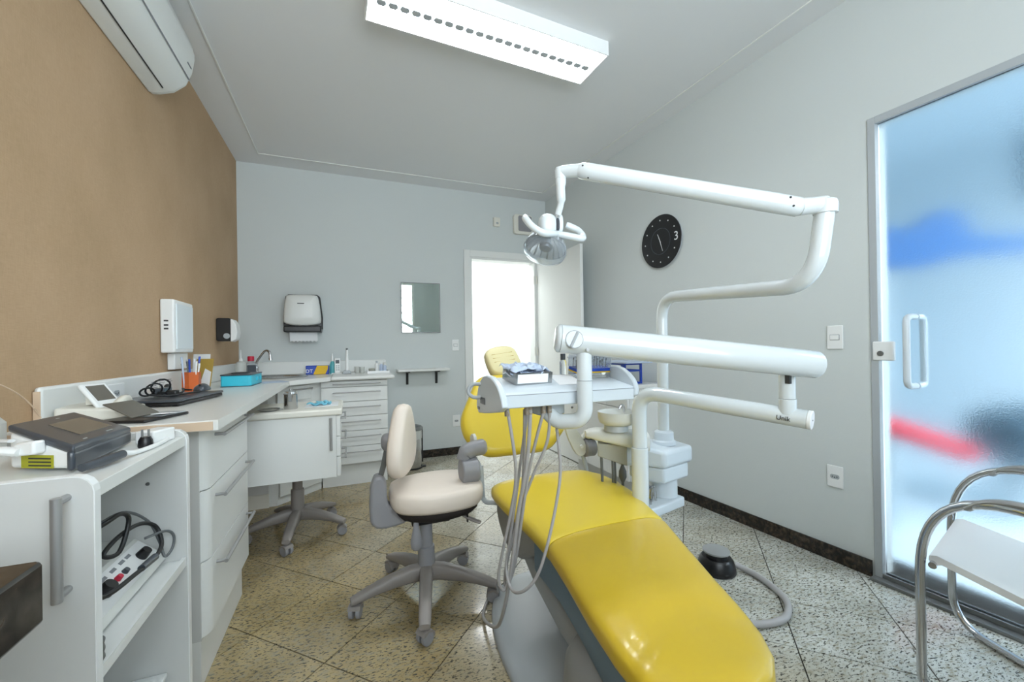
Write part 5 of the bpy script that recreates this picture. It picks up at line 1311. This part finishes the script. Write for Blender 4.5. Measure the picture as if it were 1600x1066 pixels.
t = T('desk_phone', 'white desk telephone with tilted grey display at the near end of the upstand', 'telephone', (-.75, 1.80, WZ))
K4 = Matrix.Translation((-.755, 1.800, W0)) @ Matrix.Rotation(math.radians(12), 4, 'Z')
b = MB(); b.M = K4; b.prism([(-.095, 0), (.085, 0), (.085, .022), (.02, .034), (-.095, .045)], 'y', -.11, .11); build('phone_base', b, 'cream', t, bevel=.006, seg=3)
K5 = K4 @ Matrix.Translation((-.010, -.020, .072)) @ Matrix.Scale(.8, 4) @ Matrix.Rotation(math.radians(-28), 4, 'Z') @ Matrix.Rotation(math.radians(52), 4, 'Y')
b = MB(); b.M = K5; b.box(-.060, .060, -.060, .060, -.008, .008); pd_ = build('display_block', b, 'white', t, bevel=.006)
b = MB(); b.M = K5; b.box(-.045, .030, -.042, .042, .008, .0095); build('display', b, 'screen', pd_)
b = MB(); b.M = K4; b.box(-.045, -.02, -.02, .05, .042, .068); build('display_neck', b, 'cream', t)
b = MB(); b.M = K4; b.tube(smooth([(.04, -.08, .040), (.045, -.04, .052), (.045, .03, .052), (.04, .075, .040)], 4), .014, 12); build('handset', b, 'cream', t)

t = T('black_folder', 'open black tablet folder lying on the worktop beside the telephone', 'folder', (-.58, 1.66, WZ))
K6 = Matrix.Translation((-.600, 1.655, W0)) @ Matrix.Rotation(math.radians(-20), 4, 'Z') @ Matrix.Scale(.74, 4)
b = MB(); b.M = K6; b.box(-.095, .095, -.115, .125, 0, .012); build('folder_base', b, 'black', t, bevel=.003)
b = MB(); b.M = K6; b.box(-.075, .088, -.02, .115, .0125, .016); build('inner_papers', b, 'lgrey', t)
b = MB(); b.M = K6 @ Matrix.Translation((.03, -.025, .018)) @ Matrix.Rotation(math.radians(26), 4, 'Y') ; b.box(-.128, .0, -.075, .065, 0, .006); build('raised_flap', b, 'screen', t, bevel=.002)
b = MB(); b.M = K6 @ Matrix.Translation((.06, .03, .017)) @ Matrix.Rotation(math.radians(25), 4, 'Z') @ Matrix.Rotation(math.radians(-6), 4, 'X'); b.box(-.03, .035, -.07, .08, 0, .003); build('loose_sheet', b, 'paper', t)

# ------------------------------------------------------------------ things on the shelf trolley
Z0 = .8665
t = T('laser_device', 'dark-topped white desktop laser device with touch screen on the trolley', 'device', (-.6, 1.22, Z0))
A_, B_, C_, D_2 = Vector((-.632, 1.140, 0)), Vector((-.650, 1.395, 0)), Vector((-.515, 1.345, 0)), Vector((-.500, 1.072, 0))
def quad(s): 
    c = (A_ + B_ + C_ + D_2) / 4; return [tuple((c + (p - c) * s)[:2]) for p in (A_, B_, C_, D_2)]
qd = quad(.97)
build('white_body', MB().prism(qd, 'z', [Z0 + .006] * 4, [.946, .940, .898, .906]), 'white', t, bevel=.008, seg=3)
tp_ = quad(1.0); 
tpo = MB().prism(tp_, 'z', [.947, .941, .896, .900], [.962, .954, .911, .920]); build('dark_top', tpo, 'slate', t, bevel=.007, seg=3)
rf2 = MB(); c_, d_ = Vector((*tp_[2], 0)), Vector((*tp_[3], 0)); inn = Vector((-1, 0, 0))
rf2.loft([[d_ + inn * .012 + Vector((0, 0, Z0 + .004)), d_ - inn * .0 + Vector((0, 0, Z0 + .004)), d_ - inn * .001 + Vector((0, 0, .908)), d_ + inn * .012 + Vector((0, 0, .912))],
          [c_ + inn * .012 + Vector((0, 0, Z0 + .004)), c_ - inn * .0 + Vector((0, 0, Z0 + .004)), c_ - inn * .001 + Vector((0, 0, .900)), c_ + inn * .012 + Vector((0, 0, .906))]])
build('dark_front', rf2, 'slate', t, bevel=.006, seg=3)
def topz(u, v):  # bilinear point on the sloping top
    a = [Vector((*tp_[i], (.962, .954, .911, .920)[i])) for i in range(4)]
    return (a[0] * (1 - u) + a[3] * u) * (1 - v) + (a[1] * (1 - u) + a[2] * u) * v
scv = [topz(.28, .30), topz(.28, .85), topz(.78, .85), topz(.78, .30)]
b = MB().loft([[p + Vector((0, 0, .0002)) for p in scv], [p + Vector((0, 0, .0014)) for p in scv]]); build('touch_screen', b, 'screen', t, flat=True)
for u, v, l in ((.90, .62, .030), (.15, .55, .014), (.92, .22, .014)):
    p0 = topz(u, v); p1 = topz(u, v + l * 4)
    p2 = topz(u - .02, v + l * 4); p3 = topz(u - .02, v)
    build('print_mark', MB().loft([[p + Vector((0, 0, .0003)) for p in (p0, p1, p2, p3)], [p + Vector((0, 0, .0009)) for p in (p0, p1, p2, p3)]]), 'lgrey', t, flat=True)
e1 = Vector((*qd[3], 0)) - Vector((*qd[0], 0)); eu = e1.normalized(); en = Vector((eu.y, -eu.x, 0)); en = en if en.y < 0 else -en
lb0 = Vector((*qd[0], Z0))
KL = Matrix.Translation(lb0) @ axes(eu, -en, (0, 0, 1))
b = MB(); b.M = KL; b.box(.028, .100, -.0012, -.0002, .008, .034); yl = build('warning_label', b, 'ygreen', t)
b = MB(); b.M = KL
for r in range(3): b.box(.045, .095, -.0018, -.0013, .012 + r * .007, .0145 + r * .007)
build('label_print', b, 'darkprint', yl)
b = MB(); b.M = KL; b.prism([(.030, .034), (.085, .040), (.085, .066), (.045, .062), (.030, .05)], 'y', -.022, -.0003); hk = build('holder_clip', b, 'white', t, bevel=.004)
b = MB(); b.M = KL; b.tube(smooth([(.055, -.022, .045), (.025, -.035, .050), (-.01, -.032, .040), (-.035, -.03, .035)], 4), .014, 12, flat=.6); build('hand_piece', b, 'white', hk)
b = MB(); b.M = KL; b.tube([(-.08, -.012, .064), (.02, -.010, .064)], .007, 10, flat=.5); build('fibre_guide', b, 'white', t)
b = MB().tube([(-.478, 1.05, .880), (-.466, 1.10, .880), (-.456, 1.150, .881)], [.008, .010, .009], 12); build('connector', b, 'slate', t)

t = T('socket_adapter', 'white box power adapter with white cable on the trolley top', 'adapter', (-.50, 1.34, Z0))
K7 = Matrix.Translation((-.468, 1.352, Z0)) @ Matrix.Rotation(math.radians(-22), 4, 'Z')
b = MB(); b.M = K7; b.box(-.024, .024, -.034, .034, 0, .034); build('adapter_body', b, 'white', t, bevel=.004)
cbl = smooth([(-.475, 1.384, Z0 + .014), (-.468, 1.396, Z0 + .010), (-.452, 1.397, Z0 + .006), (-.447, 1.370, Z0 + .006), (-.440, 1.32, Z0 + .006), (-.443, 1.25, Z0 + .006), (-.452, 1.19, Z0 + .008), (-.458, 1.160, Z0 + .016)], 6)
build('white_cable', MB().tube(cbl, .0052, 10), 'white', t)
t = T('black_plug', 'black two-pin mains plug standing pins-up on the trolley', 'plug', (-.495, 1.285, Z0))
b = MB().lathe([(.014, 0), (.0155, .004), (.014, .018), (.010, .026)], (-.466, 1.288, Z0), 16); build('plug_body', b, 'black', t)
for d in (-.0065, .0065): build('pin', MB().cyl((-.466 + d, 1.288, Z0 + .022), (-.466 + d, 1.288, Z0 + .044), .0024, n=8), 'dmetal', t)
t = T('translucent_jug', 'translucent white plastic bottle at the left edge behind the laser device', 'bottle', (-.80, 1.33, Z0))
build('bottle_body', MB().lathe([(.046, 0), (.050, .006), (.050, .075), (.040, .088), (.036, .090)], (-.797, 1.335, Z0), 28), 'milky', t)
build('bottle_cap', MB().lathe([(.037, .0905), (.037, .112), (.034, .116), (0, .117)], (-.797, 1.335, Z0), 28), 'milky', t)

# equipment on the middle shelf
Z1 = .5245
t = T('electrosurgery_unit', 'grey and white electrosurgery unit with black and red knobs on the trolley shelf', 'device', (-.62, 1.2, Z1))
prf = [(-.820, Z1 + .012), (-.465, Z1 + .012), (-.470, Z1 + .030), (-.530, Z1 + .082), (-.820, Z1 + .095)]
build('case', MB().prism(prf, 'y', 1.010, 1.400), 'beige', t, bevel=.004)
nrm = Vector((.052, 0, .060)).normalized(); tdir = Vector((-.060, 0, .052)).normalized()
def onp(s, y, h): return Vector((-.470, y, Z1 + .030)) + tdir * s + nrm * h
fpn = MB().loft([[onp(.004, 1.02, .0003), onp(.070, 1.02, .0003), onp(.070, 1.39, .0003), onp(.004, 1.39, .0003)], [onp(.004, 1.02, .0015), onp(.070, 1.02, .0015), onp(.070, 1.39, .0015), onp(.004, 1.39, .0015)]])
fp_ = build('control_panel', fpn, 'white', t, flat=True)
for s, y, r, h, m_, nm in ((.038, 1.165, .017, .024, 'black', 'knob'), (.036, 1.338, .014, .022, 'black', 'knob'), (.037, 1.222, .0075, .012, 'red', 'button'), (.037, 1.256, .0075, .010, 'slate', 'button'), (.038, 1.08, .017, .024, 'black', 'knob')):
    build(nm, MB().tube([onp(s, y, .0015), onp(s, y, h * .6), onp(s, y, h)], [r, r * .9, r * .8], 18), m_, fp_)
pm = MB()
for y in (1.11, 1.14, 1.19, 1.23, 1.27, 1.30):
    pm.loft([[onp(.054, y, .0016), onp(.062, y, .0016), onp(.062, y + .022, .0016), onp(.054, y + .022, .0016)], [onp(.054, y, .0019), onp(.062, y, .0019), onp(.062, y + .022, .0019), onp(.054, y + .022, .0019)]])
build('panel_print', pm, 'paleprint', fp_)
for x in (-.80, -.52):
    for y in (1.02, 1.355): build('foot', MB().cyl((x, y, Z1 + .001), (x, y, Z1 + .012), .010, n=12), 'black', t)
t = T('thin_cable', 'thin grey looped lead lying on the electrosurgery unit', 'cable', (-.6, 1.3, Z1 + .08))
lead = [(-.56, 1.22, .690), (-.52, 1.30, .708), (-.49, 1.36, .660), (-.47, 1.37, .600), (-.455, 1.36, .560), (-.443, 1.375, .575), (-.442, 1.380, .605), (-.455, 1.365, .625), (-.49, 1.34, .622)]
build('lead', MB().tube(smooth(lead, 7), .0034, 8), 'gcable', t)
t = T('thick_cable', 'thick black looped lead lying on the electrosurgery unit', 'cable', (-.6, 1.1, Z1 + .09))
lead = [(-.56, 1.06, .700), (-.50, 1.165, .726), (-.49, 1.225, .728), (-.488, 1.255, .700), (-.495, 1.226, .640), (-.51, 1.194, .650), (-.50, 1.24, .672), (-.49, 1.32, .668), (-.475, 1.365, .640), (-.458, 1.350, .600), (-.455, 1.300, .585), (-.458, 1.20, .592), (-.465, 1.093, .604), (-.50, 1.03, .625)]
build('lead', MB().tube(smooth(lead, 7), .0050, 10), 'rubber', t)
build('lead_plug', MB().tube([(-.455, 1.30, .586), (-.458, 1.235, .590)], [.009, .008], 12), 'slate', t)
t = T('steel_tin', 'small ribbed steel tin at the front of the trolley shelf', 'tin', (-.46, 1.02, Z1))
build('tin', MB().lathe([(.026, 0), (.028, .004), (.026, .012), (.028, .020), (.026, .028), (.028, .036), (.02, .038), (0, .038)], (-.452, .992, Z1 + .007), 24), 'dmetal', t)

# thin wire looping on the brown wall behind the trolley
t = T('wall_wire', 'thin brown wire curving down the brown wall behind the trolley', 'wire', (XL, 1.55, 1.0))
build('wire', MB().tube(smooth([(-.860, 1.40, 1.032), (-.850, 1.47, 1.035), (-.842, 1.54, 1.005), (-.846, 1.62, .955), (-.85, 1.68, .895)], 6), .0018, 6), 'edge', t)
